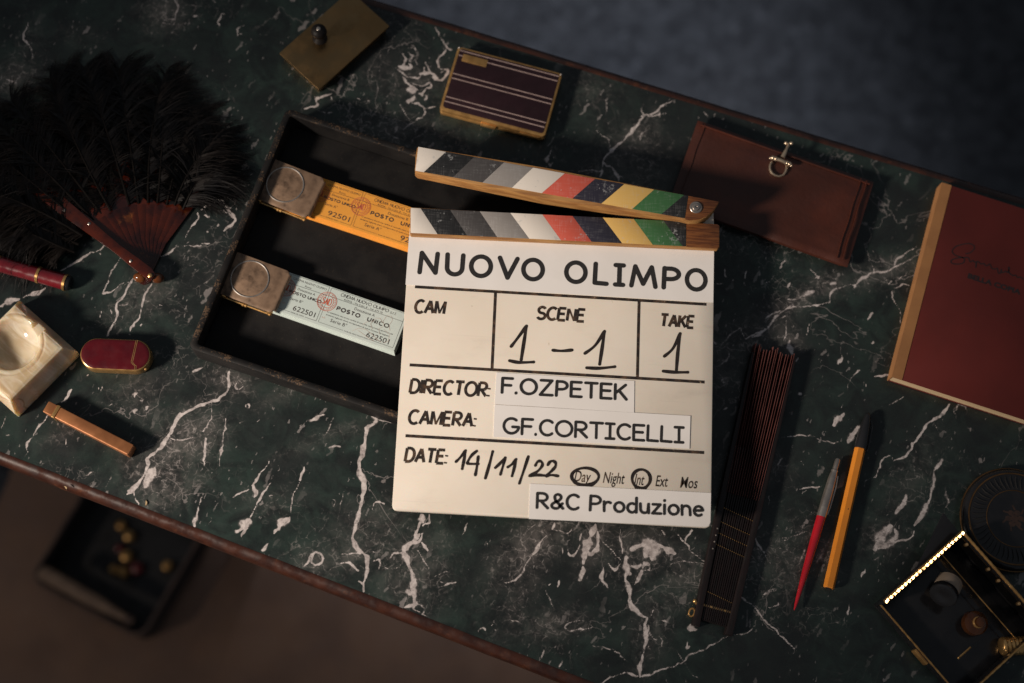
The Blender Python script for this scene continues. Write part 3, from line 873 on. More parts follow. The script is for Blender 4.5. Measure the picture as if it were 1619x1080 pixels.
        (1.4, .85, [(430, 435), (455, 410), (490, 405), (475, 440), (440, 460)]), (1.4, .85, [(535, 500), (560, 525), (590, 520)]), (1.4, .9, [(370, 515), (350, 575), (290, 650), (250, 735)]), (1.4, .9, [(240, 775), (330, 780), (390, 765)]), (2.6, .9, [(400, 755), (445, 757)]),
        (6, .85, [(40, 870), (60, 835)]), (2, .85, [(60, 860), (110, 840), (165, 815), (200, 790)]), (1.3, .75, [(150, 610), (175, 560), (215, 550), (215, 590), (180, 600), (170, 640)]), (1.2, .75, [(600, 490), (640, 460), (640, 435), (600, 440)]), (1, .75, [(645, 460), (655, 510)]),
        (3, .95, [(415, 545), (445, 550)]), (3.4, .75, [(295, 350), (305, 390)]), (1.8, .8, [(245, 460), (268, 432)]), (1.6, .8, [(435, 365), (440, 378)]), (1.3, .75, [(470, 300), (510, 275)]), (1.4, .75, [(600, 352), (630, 335)]), (1.8, .8, [(515, 635), (530, 610)]), (1.4, .75, [(700, 320), (750, 310)]), (1.8, .8, [(425, 675), (440, 672)]),
        (3.4, .75, [(755, 260), (790, 220)]), (1.2, .7, [(720, 195), (745, 150)]), (3, .65, [(290, 940), (325, 925)]), (2, .6, [(210, 990), (240, 965)]), (1, .65, [(440, 970), (495, 935)]), (2, .7, [(270, 760), (290, 745)]), (2.5, .6, [(95, 755), (110, 760)])]),
    ((540, 40, 5.686), [
        (1.8, .9, [(850, 15), (880, 75), (885, 130), (935, 165)]), (2.8, .9, [(940, 170), (945, 205), (985, 207)]), (1.6, .9, [(930, 225), (880, 270), (850, 315), (860, 375), (885, 395)]), (2.6, .9, [(890, 385), (940, 390), (945, 430), (910, 490), (860, 490), (830, 455)]), (1.4, .85, [(890, 430), (915, 400)]),
        (2, .9, [(545, 265), (565, 305), (555, 345)]), (1.6, .85, [(590, 245), (610, 270), (635, 262), (625, 300), (600, 330)]), (2, .9, [(640, 205), (655, 225)]), (4, .9, [(510, 365), (545, 390), (600, 385)]), (2.6, .9, [(560, 340), (540, 380)]), (2.2, .9, [(605, 350), (630, 380), (600, 400)]),
        (1.3, .9, [(470, 375), (500, 415), (540, 440), (590, 468), (650, 475), (700, 465), (720, 440)]), (2, .9, [(710, 435), (760, 440), (800, 435), (840, 470)]), (2.4, .9, [(740, 385), (750, 430)]), (1.4, .9, [(750, 340), (770, 385), (795, 430)]), (1.4, .8, [(665, 330), (690, 365)]), (4, .9, [(830, 450), (870, 480)]),
        (2.8, .9, [(545, 480), (580, 515), (620, 540)]), (1.5, .9, [(600, 520), (680, 530), (740, 545), (790, 520), (815, 515), (805, 555), (770, 570)]), (6, .9, [(600, 575), (650, 580)]), (3.2, .9, [(620, 545), (670, 570)]), (1.8, .9, [(680, 600), (710, 610), (760, 575)]), (3, .8, [(750, 610), (775, 635), (740, 650)]),
        (2.8, .8, [(640, 620), (620, 660), (585, 690)]), (2, .75, [(615, 695), (680, 690), (725, 730), (740, 770), (715, 805)]), (2, .75, [(715, 820), (660, 850), (610, 870), (550, 930)]), (1.4, .7, [(525, 715), (555, 775), (615, 850)]), (1.6, .75, [(745, 745), (800, 740), (845, 732)]), (2.6, .7, [(520, 700), (525, 730)]),
        (10, .62, [(490, 920), (460, 970)]), (2.6, .7, [(455, 990), (520, 1015)]), (3.2, .8, [(140, 650), (160, 655)]), (1.4, .7, [(130, 680), (128, 715)]), (1.6, .8, [(245, 683), (255, 685)]), (1.2, .6, [(345, 700), (355, 770)]), (1.3, .7, [(15, 620), (40, 570), (100, 450)]), (1.6, .7, [(95, 815), (102, 795)]), (1.3, .7, [(5, 780), (45, 745)]), (1.5, .7, [(20, 690), (0, 750)]), (2.4, .6, [(265, 490), (275, 450)]), (2, .55, [(530, 620), (530, 660)]), (5, .45, [(380, 420), (400, 390)])]),
    ((430, 0, 3.4447), [
        (2.6, .9, [(180, 600), (230, 580), (260, 555)]), (3, .9, [(255, 560), (245, 530), (330, 510)]), (2, .85, [(250, 590), (290, 610), (330, 620)]), (1.2, .7, [(320, 530), (360, 590), (375, 650)]), (1, .65, [(155, 495), (200, 515), (250, 520)]), (1, .6, [(440, 410), (395, 490)])]),
    ((0, 0, 3.52), [
        (2.0, .8, [(150, 130), (140, 170), (125, 215), (165, 240), (180, 285), (168, 345)]), (1.6, .8, [(975, 0), (1000, 45), (975, 80), (955, 145), (900, 130)]), (3.5, .7, [(900, 120), (960, 110)]), (2.2, .85, [(1215, 140), (1228, 85)]), (1.8, .8, [(1225, 80), (1250, 80)]), (4.5, .75, [(1085, 90), (1105, 92)]), (1.6, .75, [(1320, 195), (1325, 165), (1365, 140)]), (3, .7, [(1330, 185), (1345, 190)]),
        (1.4, .7, [(1520, 140), (1470, 205)]), (3, .6, [(30, 440), (90, 460)]), (1.6, .6, [(130, 350), (100, 400), (30, 410)]), (1.6, .6, [(410, 110), (395, 150), (405, 195)]), (1.4, .6, [(360, 0), (372, 20)]), (1.5, .6, [(805, 90), (805, 125)]), (2.6, .6, [(1190, 5), (1210, 20)]), (1.4, .6, [(90, 90), (105, 80)])]),
    ((0, 640, 4.908), [
        (1.3, .9, [(365, 85), (300, 160), (255, 245)]), (2.0, .9, [(250, 250), (210, 320), (205, 370)]), (1.2, .7, [(205, 370), (190, 410)]), (1.2, .7, [(50, 65), (30, 130), (0, 175)]), (2.2, .7, [(215, 190), (205, 215)]), (3, .6, [(60, 230), (95, 220)]), (1.6, .8, [(525, 265), (518, 290)]), (1.4, .7, [(75, 300), (45, 330)]), (2, .75, [(660, 550), (715, 525)]), (1.1, .7, [(880, 540), (820, 655)]), (2.4, .65, [(1040, 480), (1055, 500)])]),
    ((0, 380, 3.857), [
        (1.6, 1, [(640, 30), (590, 65), (560, 80)]), (2.6, 1, [(560, 85), (490, 130), (440, 148)]), (3.4, 1, [(470, 140), (410, 162)]), (1.6, .9, [(400, 165), (360, 185)]), (1.3, .85, [(585, 60), (610, 80)]), (2.6, 1, [(265, 280), (220, 325), (150, 360)]), (4.8, 1, [(125, 360), (60, 368), (40, 380)]), (2.4, .9, [(30, 380), (0, 400)]),
        (1.2, .95, [(845, 215), (800, 245), (765, 310), (755, 350), (720, 390), (715, 450), (690, 500), (680, 540), (665, 570)]), (1.2, .95, [(925, 260), (905, 300), (880, 350), (865, 400), (845, 450), (815, 500), (795, 560)]), (1.8, .9, [(722, 90), (730, 110)]), (1.2, .85, [(730, 110), (690, 170), (662, 215), (655, 260), (625, 325), (680, 310), (720, 275)]), (1.2, .7, [(740, 290), (780, 255)]), (1.2, .7, [(720, 275), (760, 260)]),
        (3.0, .9, [(435, 905), (410, 940)]), (1.8, .9, [(405, 945), (365, 990)]), (2, .85, [(612, 430), (600, 460)]), (2, .8, [(680, 420), (682, 440)]), (2.4, .8, [(970, 385), (985, 395)]), (2.2, .8, [(845, 520), (860, 510)]), (2.4, .7, [(790, 570), (800, 575)]), (3, .75, [(820, 940), (850, 930)]), (4, .75, [(815, 1040), (840, 1030)]), (2.6, .85, [(905, 1010), (885, 1030)]), (5, .6, [(860, 975), (885, 960)]), (2, .75, [(630, 890), (625, 920)]), (2, .7, [(600, 900), (610, 910)]), (1.8, .75, [(690, 1000), (665, 1020)]), (5, .5, [(740, 400), (780, 390)]), (3, .65, [(545, 810), (530, 820)]), (1.8, .65, [(940, 490), (935, 500)])]),
]
# soft pale clouds: photograph pixel centre, radii, heading, strength
CLOUDS = [(283, 705, 42, 24, -35, 1.0), (255, 750, 30, 20, -50, 1.0), (238, 752, 18, 26, -60, 1.0), (322, 690, 26, 16, -60, .8), (270, 782, 36, 14, -30, .8), (360, 600, 14, 26, -70, .8), (300, 680, 25, 15, -20, .8),
          (310, 640, 40, 8, -25, .45), (225, 640, 14, 18, 0, .5), (585, 842, 40, 30, -20, .5), (560, 880, 28, 16, 0, .6), (640, 880, 40, 26, 20, .5), (655, 905, 36, 40, 0, .6), (500, 893, 22, 16, 20, .6),
          (845, 858, 22, 60, 42, .9), (868, 838, 26, 12, -10, .9), (800, 905, 22, 14, 30, .6), (690, 860, 20, 14, 0, .3), (945, 850, 16, 34, 25, .7), (1010, 875, 40, 30, 0, .7), (1085, 905, 30, 26, 0, .6), (870, 988, 30, 16, -10, .6), (905, 985, 24, 12, 0, .4),
          (1030, 990, 20, 40, 10, .5), (1060, 950, 20, 12, 0, .4), (820, 950, 14, 40, 25, .5), (1220, 880, 40, 26, 30, .5), (1290, 870, 34, 20, 50, .55), (1255, 900, 22, 30, 30, .45), (1440, 760, 18, 60, 32, .3), (1400, 850, 26, 22, 0, .4),
          (1220, 740, 20, 16, 0, .5), (1310, 450, 22, 14, -10, .8), (1260, 475, 46, 12, -30, .7), (1390, 430, 34, 14, -20, .7), (1200, 515, 54, 16, -28, .5), (1150, 560, 40, 26, -45, .5), (1225, 525, 20, 16, 0, .5), (1250, 545, 14, 16, 0, .6), (1145, 585, 18, 30, 0, .4), (1430, 430, 24, 20, 0, .4),
          (1000, 255, 46, 34, 20, .55), (1010, 215, 22, 16, 0, .6), (960, 275, 26, 18, 0, .5), (1035, 230, 10, 40, 0, .4), (925, 140, 36, 26, 0, .3), (640, 210, 60, 22, 15, .7), (625, 208, 20, 12, -30, .9), (600, 195, 40, 16, 10, .45), (655, 130, 40, 26, 0, .35), (600, 110, 20, 26, 0, .35),
          (20, 122, 30, 20, -30, .8), (258, 18, 26, 26, 0, .8), (268, 30, 18, 16, 0, .6), (45, 75, 16, 40, 0, .3), (120, 55, 30, 14, 0, .2), (235, 465, 30, 22, -20, .55), (200, 490, 34, 16, -30, .4), (215, 620, 34, 16, -20, .4), (250, 430, 26, 12, 0, .45), (300, 400, 24, 12, -20, .25), (90, 690, 20, 10, -30, .3),
          (100, 800, 30, 9, 22, .25), (360, 430, 40, 14, -30, .25), (455, 620, 40, 10, -30, .3), (520, 690, 50, 10, -20, .25), (420, 790, 30, 16, 0, .25)]


def build_table():
    lo0, lo1 = P(-150, 714 - .389 * 150), P(1750, 714 + .389 * 1750)
    up0, up1 = P(-150, 62 - .306 * 910), P(1750, 62 + .306 * 990)
    c = (lo0 + lo1 + up0 + up1) / 4
    t = Thing('table', 'table with a dark green marble top veined in white and a worn brown wooden rim', 'table', (c.x, c.y, -0.75))
    base = t.base
    nu, nv = 1010, 470
    u, v = np.meshgrid(np.linspace(0, 1, nu), np.linspace(0, 1, nv), indexing='ij')
    q = [np.array((p.x, p.y)) for p in (lo0, lo1, up0, up1)]
    XY = ((1 - u) * (1 - v))[..., None] * q[0] + (u * (1 - v))[..., None] * q[1] + ((1 - u) * v)[..., None] * q[2] + (u * v)[..., None] * q[3]
    xy = XY.reshape(-1, 2)
    vein = np.zeros(len(xy), np.float32)
    cloud = np.zeros(len(xy), np.float32)
    rg = np.random.default_rng(3)

    def vnoise(pts, cell, seed):
        """Smooth random field of about -1..1 with features of the given size."""
        r2 = np.random.default_rng(seed)
        g = r2.uniform(-1, 1, (160, 160))
        p = pts / cell + 500
        f = np.floor(p).astype(int)
        w = p - f
        w = w * w * (3 - 2 * w)
        a, b = f[:, 0] % 160, f[:, 1] % 160
        a1, b1 = (a + 1) % 160, (b + 1) % 160
        return (g[a, b] * (1 - w[:, 0]) + g[a1, b] * w[:, 0]) * (1 - w[:, 1]) + (g[a, b1] * (1 - w[:, 0]) + g[a1, b1] * w[:, 0]) * w[:, 1]

    wp = xy.copy()
    for cell, amp, sd in ((.014, .0016, 1), (.0055, .0010, 3), (.0026, .0006, 5)):
        wp[:, 0] += amp * vnoise(xy, cell, sd)
        wp[:, 1] += amp * vnoise(xy, cell, sd + 1)

    def seg(p, q2, h0, h1, s):
        pad = 2 * max(h0, h1) + .004
        x0, x1 = min(p[0], q2[0]) - pad, max(p[0], q2[0]) + pad
        y0, y1 = min(p[1], q2[1]) - pad, max(p[1], q2[1]) + pad
        k = np.where((xy[:, 0] > x0) & (xy[:, 0] < x1) & (xy[:, 1] > y0) & (xy[:, 1] < y1))[0]
        if not len(k):
            return
        d = q2 - p
        r = wp[k] - p
        tt = np.clip((r @ d) / max(d @ d, 1e-12), 0, 1)
        dist = np.linalg.norm(r - tt[:, None] * d, axis=1)
        hw = h0 + (h1 - h0) * tt
        vein[k] = np.maximum(vein[k], s * np.clip(1 - dist / (2 * hw), 0, 1) * 1.12)

    for (ox, oy, sc), items in VEINS:
        for w, s, pts in items:
            pw = [np.array(P(ox + a / sc, oy + b / sc)[:2]) for a, b in pts]
            fine = [pw[0]]
            for i in range(len(pw) - 1):
                p0, p1, p2, p3 = pw[max(i - 1, 0)], pw[i], pw[i + 1], pw[min(i + 2, len(pw) - 1)]
                n = max(2, int(np.linalg.norm(p2 - p1) / .004))
                for k in range(1, n + 1):
                    u = k / n
                    q3 = .5 * (2 * p1 + (p2 - p0) * u + (2 * p0 - 5 * p1 + 4 * p2 - p3) * u * u + (3 * p1 - p0 - 3 * p2 + p3) * u ** 3)
                    fine.append(q3)
            hw = max(w * .00048, .00072)
            st = min(1.0, s * (1.0 if w > 1.5 else .95))
            m = len(fine)
            ws = []
            ph = rg.uniform(0, 6.28, 3)
            for k in range(m):
                f = k / max(m - 1, 1)
                v = 1 + .30 * math.sin(k * 1.1 + ph[0]) + .22 * math.sin(k * 2.7 + ph[1]) + rg.uniform(-.15, .15)
                v *= .45 + .62 * min(1, min(f, 1 - f) * (m - 1) / 2.2)
                ws.append(max(hw * v, .0005))
            for a, b, h0, h1 in zip(fine, fine[1:], ws, ws[1:]):
                seg(a, b, h0, h1, st)
    for px, py, rx, ry, ang, s in CLOUDS:
        cc = np.array(P(px, py)[:2])
        a = rad(-ang)
        r = xy - cc
        e1 = (r[:, 0] * math.cos(a) + r[:, 1] * math.sin(a)) / (rx * .00075)
        e2 = (-r[:, 0] * math.sin(a) + r[:, 1] * math.cos(a)) / (ry * .00075)
        cloud[:] = np.maximum(cloud, s * np.exp(-(e1 ** 2 + e2 ** 2)))
    me = bpy.data.meshes.new('marble_top')
    idx = np.arange(nu * nv).reshape(nu, nv)
    quads = np.stack((idx[:-1, :-1], idx[1:, :-1], idx[1:, 1:], idx[:-1, 1:]), -1).reshape(-1, 4)
    me.vertices.add(nu * nv)
    co = np.zeros((nu * nv, 3), np.float32)
    co[:, :2] = xy - np.array((base.x, base.y))
    co[:, 2] = .75
    me.vertices.foreach_set('co', co.ravel())
    nf = len(quads)
    me.loops.add(nf * 4)
    me.loops.foreach_set('vertex_index', quads.ravel().astype(np.int32))
    me.polygons.add(nf)
    me.polygons.foreach_set('loop_start', np.arange(0, nf * 4, 4, dtype=np.int32))
    me.update(calc_edges=True)
    for nm, dat in (('vein', vein), ('cloud', cloud)):
        at = me.attributes.new(nm, 'FLOAT', 'POINT')
        at.data.foreach_set('value', dat)
    t.part('marble_top', me, M['marble'])
    # body under the stone
    corners = [(p.x - base.x, p.y - base.y) for p in (lo0, lo1, up1, up0)]
    bm = bmesh.new()
    prism(bm, corners, .70, .748)
    t.part('table_frame', bm, M['rim_wood'])
    # rounded rim, one length of moulding for each side
    C2 = [np.array(c2) for c2 in corners]
    prof = [(.0, .7501), (.0012, .7505), (.0042, .7499), (.0072, .7478), (.0088, .744), (.0092, .737), (.0080, .730), (.0040, .7245), (-.002, .7225)]
    n = 4
    outw, mit = [], []
    for i in range(n):
        d = C2[(i + 1) % n] - C2[i]
        d = d / np.linalg.norm(d)
        outw.append(np.array((d[1], -d[0])))
    for i in range(n):
        a, b = outw[i - 1], outw[i]
        mit.append((a + b) / (1 + a @ b))
    for i in range(n):
        bm = bmesh.new()
        j = (i + 1) % n
        rings = []
        for k in range(41):
            f = k / 40
            p = C2[i] * (1 - f) + C2[j] * f
            m = mit[i] if k == 0 else mit[j] if k == 40 else outw[i]
            wob = 0 if k in (0, 40) else .00012 * math.sin(k * 2.3 + i)
            rings.append([bm.verts.new((*(p + m * (o + wob)), z)) for o, z in prof])
        for a, b in zip(rings, rings[1:]):
            for k in range(len(prof) - 1):
                bm.faces.new((a[k], b[k], b[k + 1], a[k + 1]))
        o = t.part('wooden_rim', bm, M['rim_wood'])
    for cx, cy in C2:
        bm = bmesh.new()
        k = np.array((cx, cy)) * .58
        loft(bm, [(rrect(.032, .032, .004, 3, *k), 0), (rrect(.05, .05, .004, 3, *k), .70)])
        t.part('leg', bm, M['rim_wood'])
    return t


def build_floor_things():
    a, ang, _ = frame((30, 720), (460, 885), -.745)
    bm = bmesh.new()
    n = 24
    outline = []
    w, d = 1.35, .75
    for k in range(4 * n):
        f, side = (k % n) / n, k // n
        wob = .003 * math.sin(k * 1.7) + .002 * math.sin(k * .6)
        outline.append([(w * f, .15 + wob), (w + wob, .15 - d * f), (w * (1 - f), .15 - d + wob), (wob, .15 - d * (1 - f))][side])
    prism(bm, outline, 0, .007, .003)
    o = link('rug', finish('rug', bm), M['brown_cloth'], None, (a.x, a.y, -.7498))
    o.rotation_euler = (0, 0, ang)
    o['label'] = 'plain brown rug on the floor under the open black case'
    o['category'] = 'rug'
    # open dark case on the floor
    h = -.678
    p, ang, _ = frame((223, 1013), (313, 858), h)
    w = (P(313, 858, h) - P(223, 1013, h)).length + .05
    d = (P(50, 908, h) - P(223, 1013, h)).length
    c = Thing('open_case', 'open black case holding small gold and red pieces on the brown rug', 'case', (p.x, p.y, -.7425), ang)
    bm = bmesh.new()
    cx, cy = w / 2, d / 2
    loft(bm, [(rrect(w, d, .018, 5, cx, cy), 0), (rrect(w, d, .018, 5, cx, cy), .060), (rrect(w - .008, d - .008, .015, 5, cx, cy), .060),
              (rrect(w - .010, d - .010, .014, 5, cx, cy), .006)])
    c.part('case_body', bm, M['dark_case'])
    bm = bmesh.new()
    tube(bm, [(x, y, .0625) for x, y in rrect(w - .004, d - .004, .017, 5, cx, cy)], .0027, 6, True)
    c.part('rim', bm, M['case_rim'])
    # pale stick along the rim
    q0, a2, l2 = frame((68, 905), (212, 984), -.675)
    b = Thing('stick', 'pale tapering stick lying along the edge of the open black case', 'stick', (q0.x, q0.y, -.6755), a2)
    bm = bmesh.new()
    lathe(bm, [(.008, 0), (.0098, .004), (.0085, l2 * .6), (.005, l2 * .9), (.004, l2)], 12, 'x', (0, 0, .0100))
    b.part('shaft', bm, M['pale_wood'])
    bm = bmesh.new()
    ball(bm, (l2 - .006, 0, .0100), .0065)
    b.part('tip', bm, M['case_rim'])
    spots = [((192, 831), .0075, 'dull_gold', 'dull gold trinket topmost of the cluster in the open black case'),
             ((205, 848), .0085, 'gold', 'bright gold trinket just below the topmost one in the black case'),
             ((188, 867), .006, 'red_bead', 'smaller red bead at the left of the gold cluster in the black case'),
             ((201, 880), .009, 'gold', 'bright gold trinket between the two red beads in the black case'),
             ((217, 899), .009, 'red_bead', 'larger red bead at the lower right of the gold cluster'),
             ((265, 895), .008, 'dull_gold', 'dull gold trinket lying alone near the right rim of the black case'),
             ((180, 900), .007, 'dull_gold', 'small dull gold trinket leftmost at the bottom of the cluster'),
             ((195, 905), .0085, 'dull_gold', 'dull gold trinket lowest in the cluster beside the larger red bead')]
    for (px, py), r, mm, lab in spots:
        q = P(px, py, -.729)
        red = mm == 'red_bead'
        g = Thing('red_bead' if red else 'gold_trinket',
                  lab, 'bead' if red else 'trinket',
                  (q.x, q.y, -.7364), rad(40), 'red beads in the open case' if red else 'gold trinkets in the open case')
        r *= .95
        bm = bmesh.new()
        lathe(bm, [(r * .5, 0), (r, r * .35), (r, r * 1.1), (r * .7, r * 1.7), (r * .2, r * 1.9)], 14)
        g.part('body', bm, M[mm])
        bm = bmesh.new()
        lathe(bm, [(r * .25, r * 1.88), (r * .3, r * 2.1), (r * .1, r * 2.3)], 8)
        g.part('knob', bm, M['gold' if not red else 'red_bead'])
# ------------------------------------------------------------------ black tray with the ticket pads
def build_tray():
    H = .027
    p, ang, _ = frame((453, 170), (660, 238), H)
    dep = (P(296, 550, H) - P(453, 170, H)).length
    t = Thing('tray', 'shallow black wooden tray with worn edges lying under the clapperboard', 'tray', (p.x, p.y, 0.0003), ang)
    w, n = .335, 5
    cx, cy = w / 2, -dep / 2

    def lp(i, r=.006):
        return rrect(w - 2 * i, dep - 2 * i, max(r - i * .6, .0012), n, cx, cy)
    bm = bmesh.new()
    loft(bm, [(lp(.0008), 0), (lp(0), .0008), (lp(0), H - .0016), (lp(.0005), H - .0005), (lp(.0016), H), (lp(.0044), H), (lp(.0054), H - .0006), (lp(.0058), H - .002),
              (lp(.0060), .0045)], True, False)
    t.part('tray_wall', bm, M['black_tray'])
    bm = bmesh.new()
    loft(bm, [(lp(.0062), .002), (lp(.0062), .0042)])
    t.part('tray_floor', bm, M['black_tray'])
    return t


def ticket_pad(kind, pTL, pTR, pBL, zt, texts, label, length):
    """A pad of numbered tickets: frame with x along the strip and y up from the lower long edge."""
    z0 = .0047
    a, ang, _ = frame(pTL, pTR, zt)
    t = Thing('ticket_pad', label, 'ticket pad', (a.x, a.y, z0), ang, 'ticket pads in the black tray')
    wid = .0345
    top = zt - z0
    pm = M['orange_paper' if kind == 'o' else 'green_paper']
    nsh = 9
    bm = bmesh.new()
    for i in range(nsh):
        za, zb = top * i / nsh, top * (i + .93) / nsh if i < nsh - 1 else top
        sl = (nsh - 1 - i) / (nsh - 1)
        dx, dy = random.uniform(-.0002, .0002) + sl * .0012, random.uniform(-.0002, .0002) - sl * .0020
        boxm(bm, -.034 + dx, length + dx, -wid + dy, dy, za, zb)
    t.part('paper_block', bm, pm)
    z = top + .00006
    dark, red, sk = Ink(), Ink(), Ink()
    mm = .001
    W = wid

    def tx(s, u, v, width, cap, off=0.0, ink=dark, dz=0):
        put_font(ink, s, (u * mm, -v * mm), (1, 0), width * mm, cap * mm, z + dz, 0, off)

    def line(pts, w=.22, ink=dark):
        ink.stroke([(u * mm, -v * mm) for u, v in pts], w * mm, z, 'butt')
    y0, y1 = .9, 32.2
    line([(11.2, y1), (1, y1), (1, y0), (34.6, y0), (34.6, y1), (24.6, y1)])
    line([(1, 8.9), (34.6, 8.4)])
    line([(58.5, y1), (36.6, y1), (36.6, y0), (102.5, y0), (102.5, y1), (81, y1)])
    line([(36.6, 8.2), (102.5, 8.2)])
    line([(-1.2, y0), (-1.2, y1), (-8, y1)])
    tx('CINEMA NUOVO OLIMPO', 3.6, 4.6, 29.5, 1.75)
    tx('Roma', 15.2, 7.7, 5.6, 1.5)
    tx(texts[0], 10.2, 12.2, 15.5, 2.0)
    put_glyphs(dark, 'POSTO UNICO', (4.4 * mm, -16.8 * mm), (1, 0), 28.5 * mm, 2.8 * mm, .62 * mm, z, {'N': 'Na'}, 'butt')
    tx(texts[1] + '\u00b0', 7.4, 22.0, 11, 2.3)
    tx(texts[2], 12.6, 29.9, 19.5, 4.3, .006)
    tx('FUORI DEL POSTO', 12.2, 32.6, 11.5, .9)
    put_glyphs(dark, 'CINEMA NUOVO OLIMPO', (45.8 * mm, -5.0 * mm), (1, 0), 42.5 * mm, 2.9 * mm, .36 * mm, z, {'N': 'Na', 'M': 'Ma'}, 'butt')
    tx('s.r.l.', 90, 5.0, 5.2, 2.7)
    tx('ROMA - Via Calvi, 8 - Tel. 673 70', 50, 7.6, 34, 1.5)
    tx(texts[0], 60.8, 12.4, 18, 2.4)
    put_glyphs(dark, 'POSTO', (46.6 * mm, -17.8 * mm), (1, 0), 21 * mm, 3.9 * mm, .92 * mm, z, None, 'butt', gap=.34)
    put_glyphs(dark, 'UNICO', (73.8 * mm, -17.9 * mm), (1, 0), 19.5 * mm, 3.9 * mm, .82 * mm, z, {'N': 'Na'}, 'butt', gap=.34)
    tx('Lo spettatore che ad una verifica di controllo viene trovato sprovvisto del', 40.5, 21.9, 58, 1.15, .004)
    tx('presente tagliando dovra corrispondere di nuovo il prezzo del biglietto', 40.5, 24.5, 56, 1.15, .004)
    tx(texts[1] + '\u00b0', 45.6, 28.9, 14.5, 2.9)
    tx(texts[2], 78, 30.9, 20, 4.6, .006)
    tx('FUORI DEL POSTO PAGATO ROMA', 59.5, 32.7, 21, .9)
    t.part('lettering', dark.mesh('lettering'), M['ticket_ink'])
    for c, r in ((( 0.8, 13.4), 7.6), ((37.0, 13.3), 8.2)):
        for k, w in ((1, .42), (.90, .22), (.66, .38)):
            red.stroke([(a * mm, -b * mm) for a, b in circ(r * k, 44, *c)] + [((c[0] + r * k) * mm, -c[1] * mm)], w * mm, z + .00002, 'butt')
        for i in range(26):
            a0 = 2 * math.pi * i / 26
            if i % 7 == 6:
                continue
            red.stroke([((c[0] + r * q * math.cos(a0)) * mm, -(c[1] + r * q * math.sin(a0)) * mm) for q in (.72, .85)], .42 * mm, z + .00002, 'butt')
        hs = r * .30
        put_glyphs(red, 'SAID', ((c[0] - r * .50) * mm, -(c[1] + hs * 1.25) * mm), (1, 0), r * 1.0 * mm, hs * 2.5 * mm, .62 * mm, z + .00003, None, 'butt', gap=.12)
    t.part('stamp', red.mesh('stamp'), M['stamp_ink'])
    # faint drawing printed beside the number, and the turned small figures
    for pts in ([(66, 30), (70, 26), (76, 25), (82, 27), (88, 30), (92, 31)], [(70, 28), (74, 29), (80, 31), (86, 32)], [(88, 8), (92, 7), (94, 10), (93, 15), (95, 19)], [(88, 9), (87, 13), (89, 17), (86, 21), (88, 25)],
                [(80, 13), (84, 12), (87, 15)], [(80, 14), (78, 19), (81, 23)], [(90, 20), (96, 22), (97, 28), (94, 31)], [(72, 22), (75, 18), (79, 16)]):
        sk.stroke([(a * mm, -b * mm) for a, b in pts], .28 * mm, z + .00001, 'butt', 170)
    if kind == 'g':
        for s, u, v in (('5', 3.2, 27.5), ('1', 3.4, 23.2), ('5', 38.6, 28.2)):
            v0, f, ch = font_shape(s, 0)
            sk.add([(u * mm - b / ch * 2.6 * mm + 2 * mm, -v * mm + a / ch * 2.6 * mm, z + .00001) for a, b, _ in v0], f)
        t.part('drawing', sk.mesh('drawing'), M['sketch_ink'])
    return t


def ticket_clip(pTL, pTR, pBL, h, label, proto=None):
    a, ang, w = frame(pTL, pTR, h)
    z0 = .0047
    t = Thing('ticket_clip', label, 'clip', (a.x, a.y, z0), ang, 'metal clips holding the ticket pads')
    if proto:
        for ch in proto.o.children:
            c = ch.copy()
            COL.objects.link(c)
            c.parent = t.o
        return t
    d = (P(*pBL, h) - P(*pTL, h)).length
    top = h - z0
    bm = bmesh.new()
    plate(bm, w, d, .0035, top - .0022, top, .0009, w / 2, -d / 2)
    t.part('top_plate', bm, M['worn_steel'])
    # front lip rolls down over the pad
    bm = bmesh.new()
    n = 8
    secs = []
    for i in range(n + 1):
        q = rad(90 * i / n)
        secs.append((w - .0012 + .0032 * math.sin(q), top - .0032 + .0031 * math.cos(q)))
    prev = None
    for x, z in secs:
        ring = [bm.verts.new((x, yy, z)) for yy in (-d + .003, -.003)] + [bm.verts.new((x - .0014, yy, z - .0010)) for yy in (-.003, -d + .003)]
        if prev:
            for k in range(4):
                bm.faces.new((prev[k], prev[(k + 1) % 4], ring[(k + 1) % 4], ring[k]))
        prev = ring
    bm.faces.new(prev)
    t.part('front_lip', bm, M['worn_steel'])
    bm = bmesh.new()
    cx, cy, r = w * .42, -d * .47, .0157
    ring = circ(r, 56, cx, cy)
    tube(bm, [(x, y, top - .00015) for x, y in ring], .00075, 8, True)
    t.part('embossed_ring', bm, M['bright_steel'])
    bm = bmesh.new()
    plate(bm, w * .30, d * .9, .003, .0001, .0015, .0005, w * .16, -d / 2)
    boxm(bm, .002, .0045, -d * .92, -d * .08, .001, top - .0015)
    t.part('lower_plate', bm, M['worn_steel'])
    bm = bmesh.new()
    tube(bm, [(w * .05, -d - .0004, top * .62), (w * .93, -d - .0004, top * .62)], .0009, 8)
    for k in (.45, .50):
        lathe(bm, [(.0017, 0), (.0017, .0018)], 10, 'x', (w * k, -d - .0004, top * .62))
    lathe(bm, [(.0015, 0), (.0015, .0016)], 10, 'x', (w * .93, -d - .0004, top * .62))
    for k in (.08, .90):
        boxm(bm, w * k, w * k + .004, -d - .0009, -d + .003, top * .5, top - .001, .0002)
    t.part('hinge_rod', bm, M['gold'])
    return t


